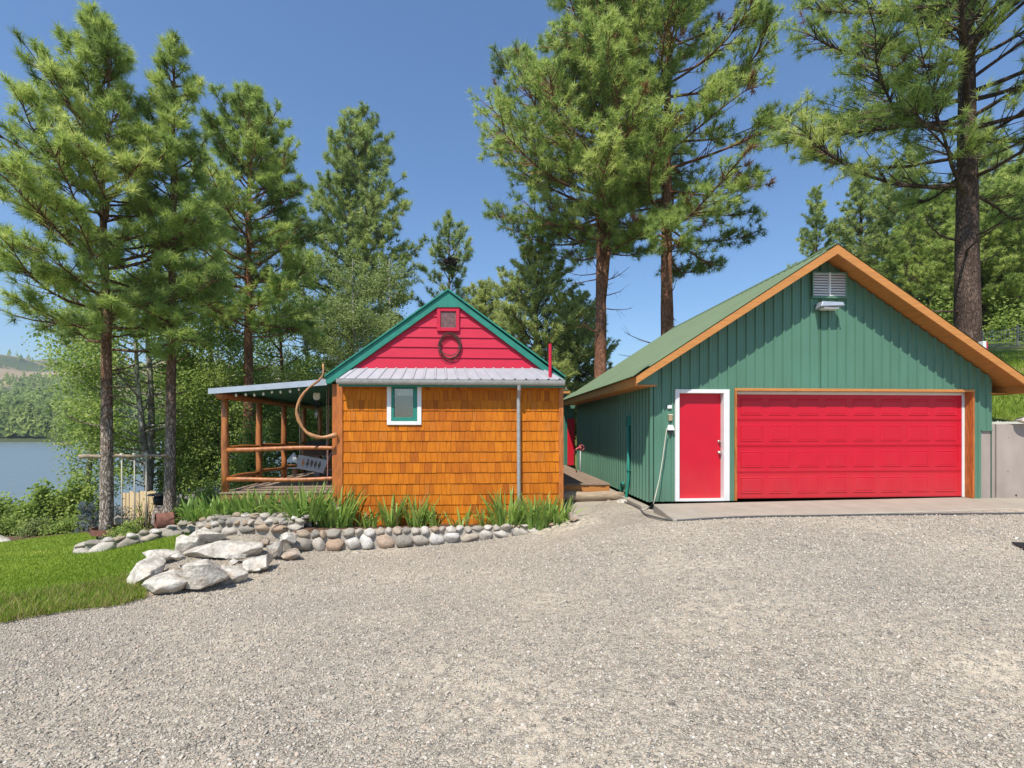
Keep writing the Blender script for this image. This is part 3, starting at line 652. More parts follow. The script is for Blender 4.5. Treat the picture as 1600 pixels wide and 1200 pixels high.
# ------------------------------------------------------------------ cabin
YC = 10.4
c = lambda u, v: P(u, v, YC)
cabin = thing('cabin', c(702, 822), 'small cabin with orange cedar shingles, a raspberry red gable and teal trim', 'cabin')
CXL, CXR = c(527, 700).x, c(880, 700).x; CB = c(700, 823).z
wx0, wx1, wz0, wz1 = c(606, 700).x, c(658, 700).x, c(630, 663).z, c(630, 602).z
m = MB(); m.box(CXL + .05, wx0 + .05, YC + .012, YC + .1, CB - .3, c(700, 596).z); m.box(wx1 - .05, CXR - .05, YC + .012, YC + .1, CB - .3, c(700, 596).z)
m.box(wx0 + .05, wx1 - .05, YC + .012, YC + .1, CB - .3, wz0 + .04); m.build('front_wall', M['cedar_post'], cabin)
m = MB(); m.box(CXL + .01, CXL + .1, YC + .1, 17, CB - .3, 2.45); m.box(CXR - .1, CXR - .01, YC + .1, 17, CB - .3, 2.45); m.box(CXL + .1, CXR - .1, 16.9, 17, CB - .3, 2.45); m.build('side_wall', M['cedar_post'], cabin)
rr = random.Random(11); m = MB()
rows = [819, 802.5, 788.3, 772.3, 755.3, 738.3, 721.7, 705.7, 689, 673, 657.3, 641.7, 625.7, 609.5, 596]
for k in range(len(rows) - 1):
    z0, z1 = c(700, rows[k]).z, c(700, rows[k + 1]).z
    x = CXL + .1; xe = CXR - .08
    while x < xe:
        w = rr.choice([.08, .09, .105, .12, .135, .15, .17]) * rr.uniform(.9, 1.1); x2 = min(x + w, xe)
        if xe - x2 < .05: x2 = xe
        segs = [(x, x2)]
        if z0 > wz0 - .0 - .05 and z0 < wz1:
            segs = []
            if x < wx0 + .05: segs.append((x, min(x2, wx0 + .05)))
            if x2 > wx1 - .05: segs.append((max(x, wx1 - .05), x2))
        for a, b_ in segs:
            if b_ - a < .012: continue
            dzr = rr.uniform(-.004, .003); t = rr.uniform(.016, .022); g = .0025
            m.hexa([(a + g, YC - t, z0 + dzr), (b_ - g, YC - t + rr.uniform(-.002, .002), z0 + dzr), (b_ - g, YC + .01, z0 + dzr), (a + g, YC + .01, z0 + dzr)],
                   [(a + g, YC - .002, z1 + .03), (b_ - g, YC - .002, z1 + .03), (b_ - g, YC + .01, z1 + .03), (a + g, YC + .01, z1 + .03)])
        x = x2
m.build('shingle_siding', M['shingle'], cabin)
m = MB(); m.box(CXL + .1, CXR - .08, YC - .012, YC + .011, CB - .12, c(700, 818).z); m.build('base_board', M['deck_rim'], cabin)
for a, b_ in ((527, 536), (873, 880)):
    m = MB(); m.box(c(a, 0).x, c(b_, 0).x, YC - .04, YC + .06, CB - .1, c(700, 598).z); m.build('corner_board', M['cedar_post'], cabin, .004)
# window
m = MB(); m.box(wx0 + .04, wx1 - .04, YC + .3, YC + .31, wz0, wz1); win = m.build('window', M['dim'], cabin)
for a, b_, c0, c1 in ((605, 611.8, 664, 602), (652.3, 658.8, 664, 602), (611.8, 652.3, 664, 658.3)):
    m = MB(); m.box(c(a, 0).x, c(b_, 0).x, YC - .045, YC - .002, c(680, c0).z, c(680, c1).z); m.build('window_trim', M['white_paint'], win, .004)
for a, b_, c0, c1 in ((611.8, 616, 658.3, 603), (645.5, 652.3, 658.3, 603), (616, 645.5, 658.3, 652), (616, 645.5, 607, 603)):
    m = MB(); m.box(c(a, 0).x, c(b_, 0).x, YC - .03, YC + .05, c(680, c0).z + .001, c(680, c1).z - .001); m.build('sash', M['green_trim'], win, .005)
m = MB(); m.box(c(616, 0).x, c(645.5, 0).x, YC + .012, YC + .018, c(680, 652).z, c(680, 607).z); m.build('pane', M['glass'], win)
vs = []; n = 40
for k in range(n + 1):
    x = c(616.5 + 28.6 * k / n, 0).x; vs += [(x, YC + .07 + .012 * math.sin(k * .9), c(680, 608).z), (x, YC + .07 + .012 * math.sin(k * .9), c(680, 617 + 1.3 * abs(math.sin(k * .55))).z)]
m = MB(); m.add(vs, [(2 * i, 2 * i + 2, 2 * i + 3, 2 * i + 1) for i in range(n)]); m.build('curtain', M['curtain'], win)
# gable siding
m = MB(); gv = [577, 559, 542.7, 527.3, 511.5, 495, 479.5, 464]
lu = lambda v: 700 - (v - 458) * 1.40; ru = lambda v: 700 + (v - 458) * 1.335
for k in range(len(gv) - 1):
    v0, v1 = gv[k], gv[k + 1] - 1.5; z0, z1 = c(680, v0).z, c(680, v1).z
    a, b_, a1, b1 = c(lu(v0), 0).x, c(ru(v0), 0).x, c(lu(v1), 0).x, c(ru(v1), 0).x
    m.hexa([(a, YC - .03, z0), (b_, YC - .03, z0), (b_, YC + .02, z0), (a, YC + .02, z0)], [(a1, YC - .006, z1), (b1, YC - .006, z1), (b1, YC + .02, z1), (a1, YC + .02, z1)])
m.build('gable_siding', M['red_paint'], cabin)
Yf = 10.31; q = lambda u, v: (P(u, v, Yf).x, P(u, v, Yf).z)
for poly in ([(700, 455), (508.5, 589), (509.5, 599.5), (516, 599), (683, 480), (700, 480)], [(718, 480), (852, 581.5), (874, 599), (885, 595), (700, 455), (700, 480)]):
    m = MB(); m.prism([q(*p) for p in poly], Yf, Yf + .06); m.build('rake_board', M['green_trim'], cabin, .003)
A, L_, R_ = P(700, 453.3, 10.28), P(507, 589, 10.28), P(884, 590, 10.28)
for e in (L_, R_):
    m = MB(); b4 = [(A.x, 10.27, A.z), (e.x, 10.27, e.z), (e.x, 17.2, e.z), (A.x, 17.2, A.z)]; m.hexa(b4, [(x, y, z + .035) for x, y, z in b4]); m.build('roof', M['green_trim'], cabin)
m = MB(); m.add([(A.x, 16.98, A.z), (L_.x, 16.98, L_.z), (R_.x, 16.98, R_.z)], [(0, 1, 2)]); m.build('rear_gable', M['red_paint'], cabin)
# vent in the gable
a, b_ = c(683, 480), c(718, 518)
m = MB(); m.box(a.x + .03, b_.x - .03, YC - .045, YC - .035, b_.z + .03, a.z - .03); gvn = m.build('gable_vent', M['screen'], cabin)
for x0, x1, z0, z1 in ((683, 688.7, 518, 480), (712.7, 718, 518, 480), (688.7, 712.7, 487, 480), (688.7, 712.7, 518, 512.5)):
    m = MB(); m.box(c(x0, 0).x, c(x1, 0).x, YC - .07, YC - .02, c(680, z0).z + .0005, c(680, z1).z - .0005); m.build('vent_frame', M['red_paint'], gvn, .004)
# tin skirt roof and gutter
bL, bR, fL, fR = P(551, 575.5, 10.36), P(851, 575.5, 10.36), P(526, 593, 10.13), P(881, 593, 10.13)
vs = []
pr = ribs(0, (fR - fL).x, .236, .02, False, .1); W_ = (fR - fL).x
for x, h in pr:
    t = x / W_; b0 = bL.lerp(bR, t); f0 = fL.lerp(fR, t); vs += [(b0.x, b0.y, b0.z + h), (f0.x, f0.y, f0.z + h)]
m = MB(); m.add(vs, [(2 * i, 2 * i + 2, 2 * i + 3, 2 * i + 1) for i in range(len(pr) - 1)])
m.add([(bL.x, bL.y, bL.z - .02), (fL.x, fL.y, fL.z - .01), (fL.x, YC, fL.z - .01)], [(0, 1, 2)]); m.add([(bR.x, bR.y, bR.z - .02), (fR.x, fR.y, fR.z - .01), (fR.x, YC, fR.z - .01)], [(0, 1, 2)])
sk = m.build('skirt_roof', M['tin'], cabin)
zg0, zg1 = P(700, 601.5, 10.08).z, P(700, 592.5, 10.08).z
m = MB(); gx0, gx1 = P(526, 0, 10.1).x, P(882.5, 0, 10.1).x; pts = []
for k in range(9):
    t = math.pi * k / 8; pts.append((10.105 - .05 * math.cos(t) * 1.0, zg1 - .02 - (zg1 - zg0 - .02) * math.sin(t)))
pts = [(10.155, zg1)] + pts[::-1] + [(10.05, zg1), (10.06, zg1)]
vs = [(gx0, y, z) for y, z in pts] + [(gx1, y, z) for y, z in pts]; n = len(pts)
m.add(vs, [(i, i + 1, n + i + 1, n + i) for i in range(n - 1)] + [tuple(range(n)), tuple(range(2 * n - 1, n - 1, -1))]); gut = m.build('gutter', M['galv'], cabin, 0, False)
m = MB(); m.box(gx0 + .02, gx1 - .02, 10.157, 10.19, zg0 - .035, zg1 - .005); m.build('fascia_board', M['green_trim'], cabin)
m = MB(); m.box(gx0 + .03, gx1 - .03, 10.191, YC + .02, zg0 + .0, zg0 + .02); m.build('soffit', M['cedar_post'], cabin)
x = P(810.3, 0, 10.25).x; m = MB(); zb = P(812, 840, 9.9).z
m.tube([(x, 10.11, zg0 + .02), (x, 10.13, zg0 - .08), (x, 10.27, zg0 - .22), (x, 10.28, zg0 - .3), (x + .01, 10.28, CB + .1), (x + .03, 10.22, CB - .02), (x + .04, 9.9, CB - .1)], .04, 12); m.build('downspout', M['galv'], gut, 0, False)
m = MB(); p0, p1 = P(859.5, 584, 10.2), P(859.5, 538, 10.2); m.tube([p0 - Vector((0, 0, .08)), p1], .035, 12); m.tube([p1, p1 + Vector((0, 0, .01))], .038, 12); m.build('vent_pipe', M['red_paint'], cabin)
# coil of wire hung on the gable
m = MB(); cc = P(703, 541.5, 10.34); rr = random.Random(3)
for k in range(9):
    r = .215 + rr.uniform(-.03, .03); ox, oz = rr.uniform(-.02, .02), rr.uniform(-.05, .05); ph = rr.random() * 6
    m.tube([(cc.x + ox + r * math.cos(t) * (1 + .05 * math.sin(3 * t + ph)), cc.y + .012 * math.sin(2 * t + ph) - .004 * k * .4, cc.z + oz + r * 1.15 * math.sin(t) * (1 + .05 * math.sin(2 * t + ph))) for t in [2 * math.pi * i / 40 for i in range(41)]], .0055, 5, False)
tag(m.build('wire_coil', M['wire']), 'coil of rusty wire hanging on the red gable under the vent', 'wire coil')

# ------------------------------------------------------------------ porch on the left of the cabin
DZ = .165
porch = thing('porch', (-4, 10.7, DZ), 'open log porch with a weathered deck and a sloping metal roof on peeled posts', 'porch')
dx0 = P(342.5, 777, 10.6).x; dy1 = 17.2
m = MB(); y = 10.6; k = 0; rr = random.Random(4)
while y < dy1: m.box(dx0, CXL - .003, y, y + .134, DZ - .035 + rr.uniform(-.003, .003), DZ + rr.uniform(-.004, .004)); y += .14
m.build('decking', M['deck'], porch, .004)
m = MB(); m.box(dx0 + .02, CXL - .003, 10.62, 10.66, DZ - .22, DZ - .04); m.build('deck_rim', M['deck_rim'], porch, .004)
m = MB(); m.box(dx0 + .02, dx0 + .06, 10.661, dy1, DZ - .22, DZ - .04); m.build('deck_rim', M['deck_rim'], porch, .004)
for y in (10.9, 13.5, 16.5):
    for x in (dx0 + .3, CXL - .6): m = MB(); m.box(x, x + .15, y, y + .15, -1.8, DZ - .05); m.build('deck_footing', M['old_board'], porch)
PXO = -5.37; py = [10.75, 12.36, 13.9, 15.44, 16.97]
bz = P(352, 621, 10.75).z
for i, y in enumerate(py):
    m = MB(); m.tube([(PXO, y, DZ - .002), (PXO + .006, y, .6), (PXO - .006, y, 1.2), (PXO, y, 1.7), (PXO, y, bz - .05)], [.073, .07, .072, .067, .068], 14, True, .08, i); m.build('post', M['log'], porch, 0, True)
m = MB(); m.box(P(519.5, 0, 10.5).x, CXL - .004, 10.47, 10.60, DZ - .1, P(523, 600, 10.5).z); m.build('post', M['cedar_post'], porch, .006)
m = MB(); m.tube([(PXO + .01 * math.sin(t * 3), 10.5 + 6.6 * t, bz + .03 + .01 * math.sin(t * 9)) for t in [i / 14 for i in range(15)]], [.085 - .02 * i / 14 for i in range(15)], 12, True, .1, 5); m.build('beam', M['log'], porch, 0, True)
for v, w in ((702, .052), (749.5, .052)):
    z = P(430, v, 10.75).z; m = MB(); m.tube([(PXO + .05 + (CXL - PXO - .06) * t, 10.74 + .012 * math.sin(t * 7), z + .018 * math.sin(t * 5 + v) + .02 * t) for t in [i / 10 for i in range(11)]], [w - .008 * i / 10 for i in range(11)], 10, True, .14, int(v)); m.build('rail', M['log'], porch, 0, True)
for v in (701, 748):
    z = P(358, v, 10.8).z
    for i in range(4):
        m = MB(); m.tube([(PXO, py[i] + .05 + (py[i + 1] - py[i] - .1) * t, z + .02 * math.sin(t * 4 + i)) for t in [k / 6 for k in range(7)]], .042, 10, True, .14, i + int(v)); m.build('rail', M['log'], porch, 0, True)
a, b_ = P(325, 608, 10.4), P(511, 593, 10.4); y0, y1 = 10.42, 17.3
vs = []
pr = ribs(y0, y1, .23, .025, False)
for y, h in pr: vs += [(a.x, y, a.z - .03 - h), (b_.x, y, b_.z - .03 - h)]
m = MB(); m.add(vs, [(2 * i, 2 * i + 1, 2 * i + 3, 2 * i + 2) for i in range(len(pr) - 1)]); m.build('roof_underside', M['porch_under'], porch)
m = MB(); m.hexa([(a.x, y0, a.z - .01), (b_.x, y0, b_.z - .01), (b_.x, y1, b_.z - .01), (a.x, y1, a.z - .01)], [(a.x, y0, a.z + .005), (b_.x, y0, b_.z + .005), (b_.x, y1, b_.z + .005), (a.x, y1, a.z + .005)]); m.build('roof', M['fascia_metal'], porch)
m = MB(); m.hexa([(a.x, 10.4, a.z - .10), (b_.x, 10.4, b_.z - .115), (b_.x, 10.418, b_.z - .115), (a.x, 10.418, a.z - .10)], [(a.x, 10.4, a.z + .012), (b_.x, 10.4, b_.z + .012), (b_.x, 10.418, b_.z + .012), (a.x, 10.418, a.z + .012)]); m.build('roof_edge', M['fascia_metal'], porch)
# string of bulbs under the porch roof edge
st = thing('string_lights', P(420, 617, 10.6), 'string of small white bulbs under the porch roof edge', 'string lights')
bu = [(369, 617), (384, 616), (397.5, 616.5), (411.5, 615), (425, 612), (438.5, 612), (453.5, 611), (467, 608), (480, 607.5)]
m = MB(); pts = []
for u, v in bu: p = P(u, v - 2.5, 10.62); pts.append(p)
m.tube([P(350, 615, 10.62)] + pts + [P(508, 601, 10.62)], .005, 5); m.build('cable', M['dark_plastic'], st)
m = MB(); b0 = None
p = pts[0]; m.tube([p, p - Vector((0, 0, .015)), p - Vector((0, 0, .04)), p - Vector((0, 0, .062)), p - Vector((0, 0, .075))], [.01, .016, .027, .022, .006], 10); b0 = m.build('bulb', M['bulb'], st, 0, True)
for p2 in pts[1:]:
    o = b0.copy(); COL.objects.link(o); o.parent = st; o.matrix_parent_inverse = b0.matrix_parent_inverse; o.location = p2 - p
# curved driftwood limb fixed to the cabin corner
cp = [(970, 594), (945, 602), (910, 611), (870, 615), (835, 612), (800, 601), (765, 580), (737, 545), (714, 500), (701, 455), (700, 425), (708, 395), (725, 355), (750, 315), (785, 280), (820, 255), (850, 233), (872, 205), (880, 180), (879, 150), (877, 122)]
m = MB(); k = len(cp); rr = random.Random(8)
m.tube([P(300 + u / 4.285, 540 + v / 4.285, 10.32 - .12 * math.sin(math.pi * i / (k - 1))) for i, (u, v) in enumerate(cp)], [(.045 + .012 * math.sin(i * 1.7)) * (1 - .68 * i / (k - 1)) for i in range(k)], 12, True, .12, 2)
tag(m.build('curved_branch', simple('honey_driftwood', (.40, .20, .085), .45, .3, 5, None, .25, 18), None, 0, True), 'hook shaped honey brown branch curving out from the cabin corner', 'branch')
# wind chime
wc = thing('wind_chime', P(494, 620, 11.0), 'owl topped metal wind chime hanging under the porch roof', 'wind chime')
h = lambda u, v: P(300 + u / 4.285, 540 + v / 4.285, 11.0)
m = MB(); m.tube([h(833, 255), h(835, 322)], .005, 5); m.tube([h(825, 262), h(842, 262)], .012, 6); m.build('hanger', M['black_iron'], wc)
m = MB(); o_ = h(822, 337); 
for du in (0, 22):
    q0 = h(824 + du, 327); m.tube([q0 + Vector((0, .012, 0)), q0 - Vector((0, .012, 0))], .04, 14)
m.tube([h(835, 343) + Vector((0, .015, 0)), h(835, 343) - Vector((0, .015, 0))], .078, 16); m.build('owl_head', M['cream'], wc, .003)
m = MB(); cs = [h(800, 385), h(868, 385)]; cx = (cs[0] + cs[1]) / 2; rad = (cs[1].x - cs[0].x) / 2
for i in range(8):
    t = 2 * math.pi * i / 8; p = Vector((cx.x + rad * math.cos(t), cx.y + rad * math.sin(t), cx.z)); m.tube([h(835, 362), p], .005, 5); m.tube([p, h(834, 425)], .006, 5)
    t2 = 2 * math.pi * (i + 1) / 8; m.tube([p, (cx.x + rad * math.cos(t2), cx.y + rad * math.sin(t2), cx.z)], .007, 5)
    pm = Vector((cx.x + rad * .55 * math.cos(t), cx.y + rad * .55 * math.sin(t), h(834, 404).z)); pn = Vector((cx.x + rad * .55 * math.cos(t2), cx.y + rad * .55 * math.sin(t2), h(834, 404).z)); m.tube([pm, pn], .006, 5)
m.build('wire_cage', M['black_iron'], wc)
for du, v1 in ((-8, 470), (0, 486), (7, 462)):
    m = MB(); m.tube([h(834 + du * .4, 425), h(834 + du, 450)], .003, 4); m.tube([h(834 + du, 448), h(834 + du, v1)], .014, 8); m.build('chime_tube', M['galv'], wc)
# porch swing with cut-out card suits
sw = thing('porch_swing', P(488, 735, 11.9), 'white porch swing with spade, club and diamond cut-outs in its panel', 'porch swing')
c4 = [P(463.8, 731.5, 11.75), P(505.5, 739, 11.75), P(511.5, 718.5, 11.9), P(466.5, 710.3, 11.9)]
nrm = (c4[1] - c4[0]).cross(c4[3] - c4[0]).normalized(); nrm = nrm if nrm.y > 0 else -nrm
m = MB(); m.hexa([c4[0], c4[1], c4[1] + nrm * .03, c4[0] + nrm * .03], [c4[3], c4[2], c4[2] + nrm * .03, c4[3] + nrm * .03]); pan = m.build('suit_panel', M['grey_board'], sw, .004)
def onpan(s, t, e=-.004): return c4[0].lerp(c4[1], s).lerp(c4[3].lerp(c4[2], s), t) + nrm * e
def suit(kind, s0):
    W2, H2 = .055, .33; pts = []
    if kind == 'diamond': pts = [(0, -1), (1, 0), (0, 1), (-1, 0)]
    elif kind == 'spade': pts = [(-.45, -1), (.45, -1), (.12, -.5), (.8, -.62), (1, -.2), (.6, .3), (0, 1), (-.6, .3), (-1, -.2), (-.8, -.62), (-.12, -.5)]
    elif kind == 'club': pts = [(-.4, -1), (.4, -1), (.12, -.4), (.9, -.55), (1, .1), (.35, .15), (.55, .75), (0, 1), (-.55, .75), (-.35, .15), (-1, .1), (-.9, -.55), (-.12, -.4)]
    else: pts = [(0, -1), (.95, .15), (.9, .7), (.4, .95), (0, .5), (-.4, .95), (-.9, .7), (-.95, .15)]
    return [onpan(s0 + x * W2, .5 + y * H2) for x, y in pts], len(pts)
for k, (kd, s0) in enumerate((('spade', .2), ('club', .36), ('heart', .5), ('diamond', .64), ('diamond', .78))):
    ps, n = suit(kd, s0); m = MB(); m.add(ps, [tuple(range(n))]); m.build('suit_' + kd, M['orange_trim'] if k == 0 else M['dim'], pan)
m = MB(); o4 = [c4[0] + Vector((.05, .05, .02)), c4[1] + Vector((-.02, .05, .02)), c4[1] + Vector((.15, .55, .06)), c4[0] + Vector((.2, .55, .06))]; m.hexa(o4, [p + Vector((0, 0, .03)) for p in o4]); m.build('seat', M['grey_board'], sw, .004)
m = MB(); a4 = [P(505, 733, 11.8), P(513, 728, 12.3), P(519, 703, 12.3), P(512, 717, 11.85)]; m.add(a4 + [p + Vector((.03, 0, 0)) for p in a4], [(0, 1, 2, 3), (4, 7, 6, 5), (0, 4, 5, 1), (1, 5, 6, 2), (2, 6, 7, 3), (3, 7, 4, 0)]); m.build('arm_panel', M['grey_board'], sw)
zroof = lambda x: a.z + (b_.z - a.z) * (x - a.x) / (b_.x - a.x) - .05
rp = simple('faded_red_rope', (.35, .17, .15), .9, .2, 40)
for p in (c4[3] + Vector((.02, .02, 0)), c4[2] + Vector((-.02, .02, 0)), c4[2] + Vector((.13, .6, .0))):
    m = MB(); m.tube([p, (p.x, p.y, zroof(p.x))], .009, 6); m.build('rope', M['rope'] if p.x < -3.6 else rp, sw)
m = MB(); p = P(511.5, 759, 11.2); m.tube([p, P(514, 604, 11.2)], .012, 6); tag(m.build('hanging_rope', rp), 'faded red rope hanging from the porch roof beside the cabin corner', 'rope')
# bird feeder and big birdhouse at the back of the porch
bf = thing('bird_feeder', P(458, 745, 15.0), 'white gazebo shaped bird feeder with a pyramid roof on a stump', 'bird feeder')
ap_, l_, r_2 = P(461, 706.5, 15), P(448.5, 722, 15), P(470, 722, 15); w = (r_2.x - l_.x) / 2; cx = (l_.x + r_2.x) / 2
m = MB(); m.add([(cx - w, 15 - w, l_.z), (cx + w, 15 - w, l_.z), (cx + w, 15 + w, l_.z), (cx - w, 15 + w, l_.z), (cx, 15, ap_.z)], [(0, 1, 4), (1, 2, 4), (2, 3, 4), (3, 0, 4), (3, 2, 1, 0)]); m.build('roof', M['white_paint'], bf)
for sx in (-1, 1):
    for sy in (-1, 1):
        m = MB(); m.box(cx + sx * w * .7 - .015, cx + sx * w * .7 + .015, 15 + sy * w * .7 - .015, 15 + sy * w * .7 + .015, l_.z - .15, l_.z - .002); m.build('corner_post', M['white_paint'], bf)
m = MB(); m.box(cx - w * .85, cx + w * .85, 15 - w * .85, 15 + w * .85, l_.z - .18, l_.z - .151); m.build('tray', M['white_paint'], bf)
m = MB(); m.tube([(cx + .05, 15, DZ), (cx + .05, 15, l_.z - .181)], [.11, .1], 10); m.build('stump', M['deck_rim'], bf)
bh = thing('birdhouse', P(497, 735, 14.2), 'large dark gabled birdhouse on a stand at the rear of the porch', 'birdhouse')
L0, R0, T0, T1 = P(471, 703, 14.2), P(520.5, 703, 14.2), P(481, 690, 14.2), P(506, 689, 14.2)
m = MB(); m.add([(L0.x, 13.9, L0.z), (R0.x, 13.9, R0.z), (R0.x, 14.7, R0.z), (L0.x, 14.7, L0.z), (T0.x, 14.3, T0.z), (T1.x, 14.3, T1.z)], [(0, 1, 5, 4), (1, 2, 5), (2, 3, 4, 5), (3, 0, 4), (3, 2, 1, 0)]); m.build('roof', M['dark_roof'], bh)
m = MB(); m.box(L0.x + .12, R0.x - .12, 14.0, 14.6, L0.z - .16, L0.z - .002); m.build('house_body', M['rust'], bh)
m = MB()
m.box(L0.x + .16, R0.x - .16, 13.985, 14.0, L0.z - .12, L0.z - .05)
m.build('nest_openings', M['dim'], bh)
m = MB(); m.box(L0.x + .35, L0.x + .5, 14.2, 14.35, DZ, L0.z - .161); m.build('stand', M['old_board'], bh)

# ------------------------------------------------------------------ deck, log step, hydrant, hoses between the buildings
rd = thing('side_deck', (2.5, 11.7, DZ), 'low weathered plank deck between the cabin and the garage', 'deck')
rx0, rx1 = CXR + .004, 3.22; m = MB(); x = rx0; rr = random.Random(6)
while x < rx1 - .02: m.box(x, min(x + .135, rx1), 11.68 + rr.uniform(-.012, .012), 17.78, DZ - .04, DZ + rr.uniform(-.003, .003)); x += .141
m.build('decking', M['deck'], rd, .004)
m = MB(); m.box(rx0, rx1 - .01, 11.71, 11.75, DZ - .2, DZ - .042); m.build('deck_rim', M['orange_trim'], rd, .004)
m = MB(); m.box(rx1 - .05, rx1 - .012, 11.751, 17.7, DZ - .2, DZ - .042); m.build('deck_rim', M['deck_rim'], rd, .004)
p0, p1 = P(868, 775.5, 11.45), P(974, 775, 11.45); m = MB(); m.tube([p0.lerp(p1, i / 8) + Vector((0, 0, .008 * math.sin(i * 1.3))) for i in range(9)], [.125, .12, .12, .117, .116, .112, .114, .11, .1], 14, True, .1, 9)
tag(m.build('log_step', M['raw_log'], None, 0, True), 'weathered peeled log lying as a step in front of the side deck', 'log')
hy = thing('yard_hydrant', (3.3, 15.3, .1), 'yard hydrant with a red pump handle on a pale pipe by the green side wall', 'hydrant')
hb, ht = P(906.5, 741, 14.8), P(907, 703, 14.8)
m = MB(); m.tube([hb - Vector((0, 0, .3)), ht], .022, 10); m.build('standpipe', M['galv'], hy, 0, True)
m = MB(); m.tube([ht, ht + Vector((0, 0, .07)), ht + Vector((-.03, -.01, .11))], [.04, .045, .03], 10); m.tube([ht + Vector((-.01, 0, .08)), ht + Vector((-.12, -.04, .04)), ht + Vector((-.17, -.05, -.0))], [.03, .026, .022], 8)
m.tube([ht + Vector((.03 + .085 * math.cos(t), 0, .07 + .085 * math.sin(t))) for t in [i * math.pi / 5 for i in range(11)]], .012, 6); m.build('pump_head', simple('faded_red_enamel', (.50, .10, .10), .5, .2, 20), hy, 0, True)
q0 = ht + Vector((-.17, -.05, 0)); m = MB(); m.tube([q0, q0 + Vector((-.05, -.02, -.15)), q0 + Vector((-.03, -.02, -.45)), q0 + Vector((.06, -.04, -.75))], .014, 8); m.build('hydrant_hose', M['black_iron'], hy, 0, True)
def ground_line(pts, lift, r, n=8):
    out = []
    for u, v, z in pts: p = PZ(u, v, z); out.append(p + Vector((0, 0, lift)))
    fine = []
    for i in range(len(out) - 1):           # Catmull-Rom through the points
        p0, p1, p2, p3 = out[max(i - 1, 0)], out[i], out[i + 1], out[min(i + 2, len(out) - 1)]
        for t in [k / 6 for k in range(6)]: fine.append(.5 * ((2 * p1) + (p2 - p0) * t + (2 * p0 - 5 * p1 + 4 * p2 - p3) * t * t + (3 * p1 - p0 - 3 * p2 + p3) * t ** 3))
    fine.append(out[-1])
    for p in fine:
        zg = gz(p.x, p.y); p.z = max(p.z, zg + lift)
    return fine
m = MB(); m.tube(ground_line([(968, 782, -.2), (978, 787, -.2), (990, 792, -.2), (1001, 798, -.2), (1007, 804, -.17), (1018, 808, -.13), (1036, 812.5, -.1), (1062, 814.5, -.085), (1105, 813.5, -.075), (1180, 811, -.07), (1260, 808.5, -.065), (1340, 806, -.06), (1440, 804.8, -.055), (1600, 803.5, -.05), (1720, 802, -.05)], .018, .02), .017, 8)
tag(m.build('garden_hose', M['hose'], None, 0, True), 'long dark grey hose lying along the edge of the concrete apron', 'hose')
p = [P(1043, 668, 9.66), P(1041.5, 672, 9.66), P(1039, 690, 9.65), P(1035, 720, 9.63), P(1030, 750, 9.6), P(1024, 775, 9.56), P(1021.5, 786, 9.5)]
m = MB(); m.tube(p + ground_line([(1020, 789, -.14), (1014, 793, -.15), (1006, 797, -.17), (1000, 797.5, -.19)], .015, .01), .011, 8)
tag(m.build('extension_cord', M['rope'], None, 0, True), 'pale extension cord trailing from the outlet box down the garage corner', 'cord')
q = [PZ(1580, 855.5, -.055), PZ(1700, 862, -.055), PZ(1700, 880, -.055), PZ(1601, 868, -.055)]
m = MB(); zq = max(gz(p.x, p.y) for p in q); m.hexa([(p.x, p.y, zq + .004) for p in q], [(p.x, p.y, zq + .018) for p in q]); tag(m.build('shadow_sheet', M['black_iron'], None, .003), 'dark sheet standing in for a sharp shadow on the gravel at the far right', 'mat')  # cast shadow on the gravel, put in as a thin dark sheet

# ------------------------------------------------------------------ stones
def ico(sub):
    bm = bmesh.new(); bmesh.ops.create_icosphere(bm, subdivisions=sub, radius=1)
    v = np.array([x.co[:] for x in bm.verts]); f = np.array([[q.index for q in p.verts] for p in bm.faces]); bm.free(); return v, f
IV2, IF2 = ico(2); IV3, IF3 = ico(3); IV4, IF4 = ico(5)
def lumps(v, seed, amp, freq):
    o = np.array([mnoise.noise(Vector((x * freq + seed * 7.3, y * freq, z * freq - seed))) for x, y, z in v]); return v * (1 + amp * o[:, None])
def cobble_mesh(seed, sub=3):
    rg = np.random.default_rng(seed); v = lumps((IV3 if sub == 3 else IV2).copy(), seed, .28, 1.1)
    for _ in range(5):
        n = unit(rg.normal(size=3)); d = rg.uniform(.6, .88); s = v @ n; k = s > d; v[k] -= ((s[k] - d) * .8)[:, None] * n
    return v
def rocky(seed, cuts=18, amp=.03):
    rg = np.random.default_rng(seed); v = np.sign(IV4) * np.abs(IV4) ** .72; v = v / np.linalg.norm(v, axis=1).max() * 1.1
    for _ in range(cuts):
        n = unit(rg.normal(size=3) * np.array([1, 1, 1.1])); d = rg.uniform(.42, .78); s = v @ n; k = s > d; v[k] -= (s[k] - d)[:, None] * n
    nz = np.array([mnoise.fractal(Vector(p * 3.1) + Vector((seed * 3.7, 0, 0)), 1.0, 2.0, 4) for p in v]); v = v * (1 + amp * nz[:, None])
    return v / np.abs(v).max(0)
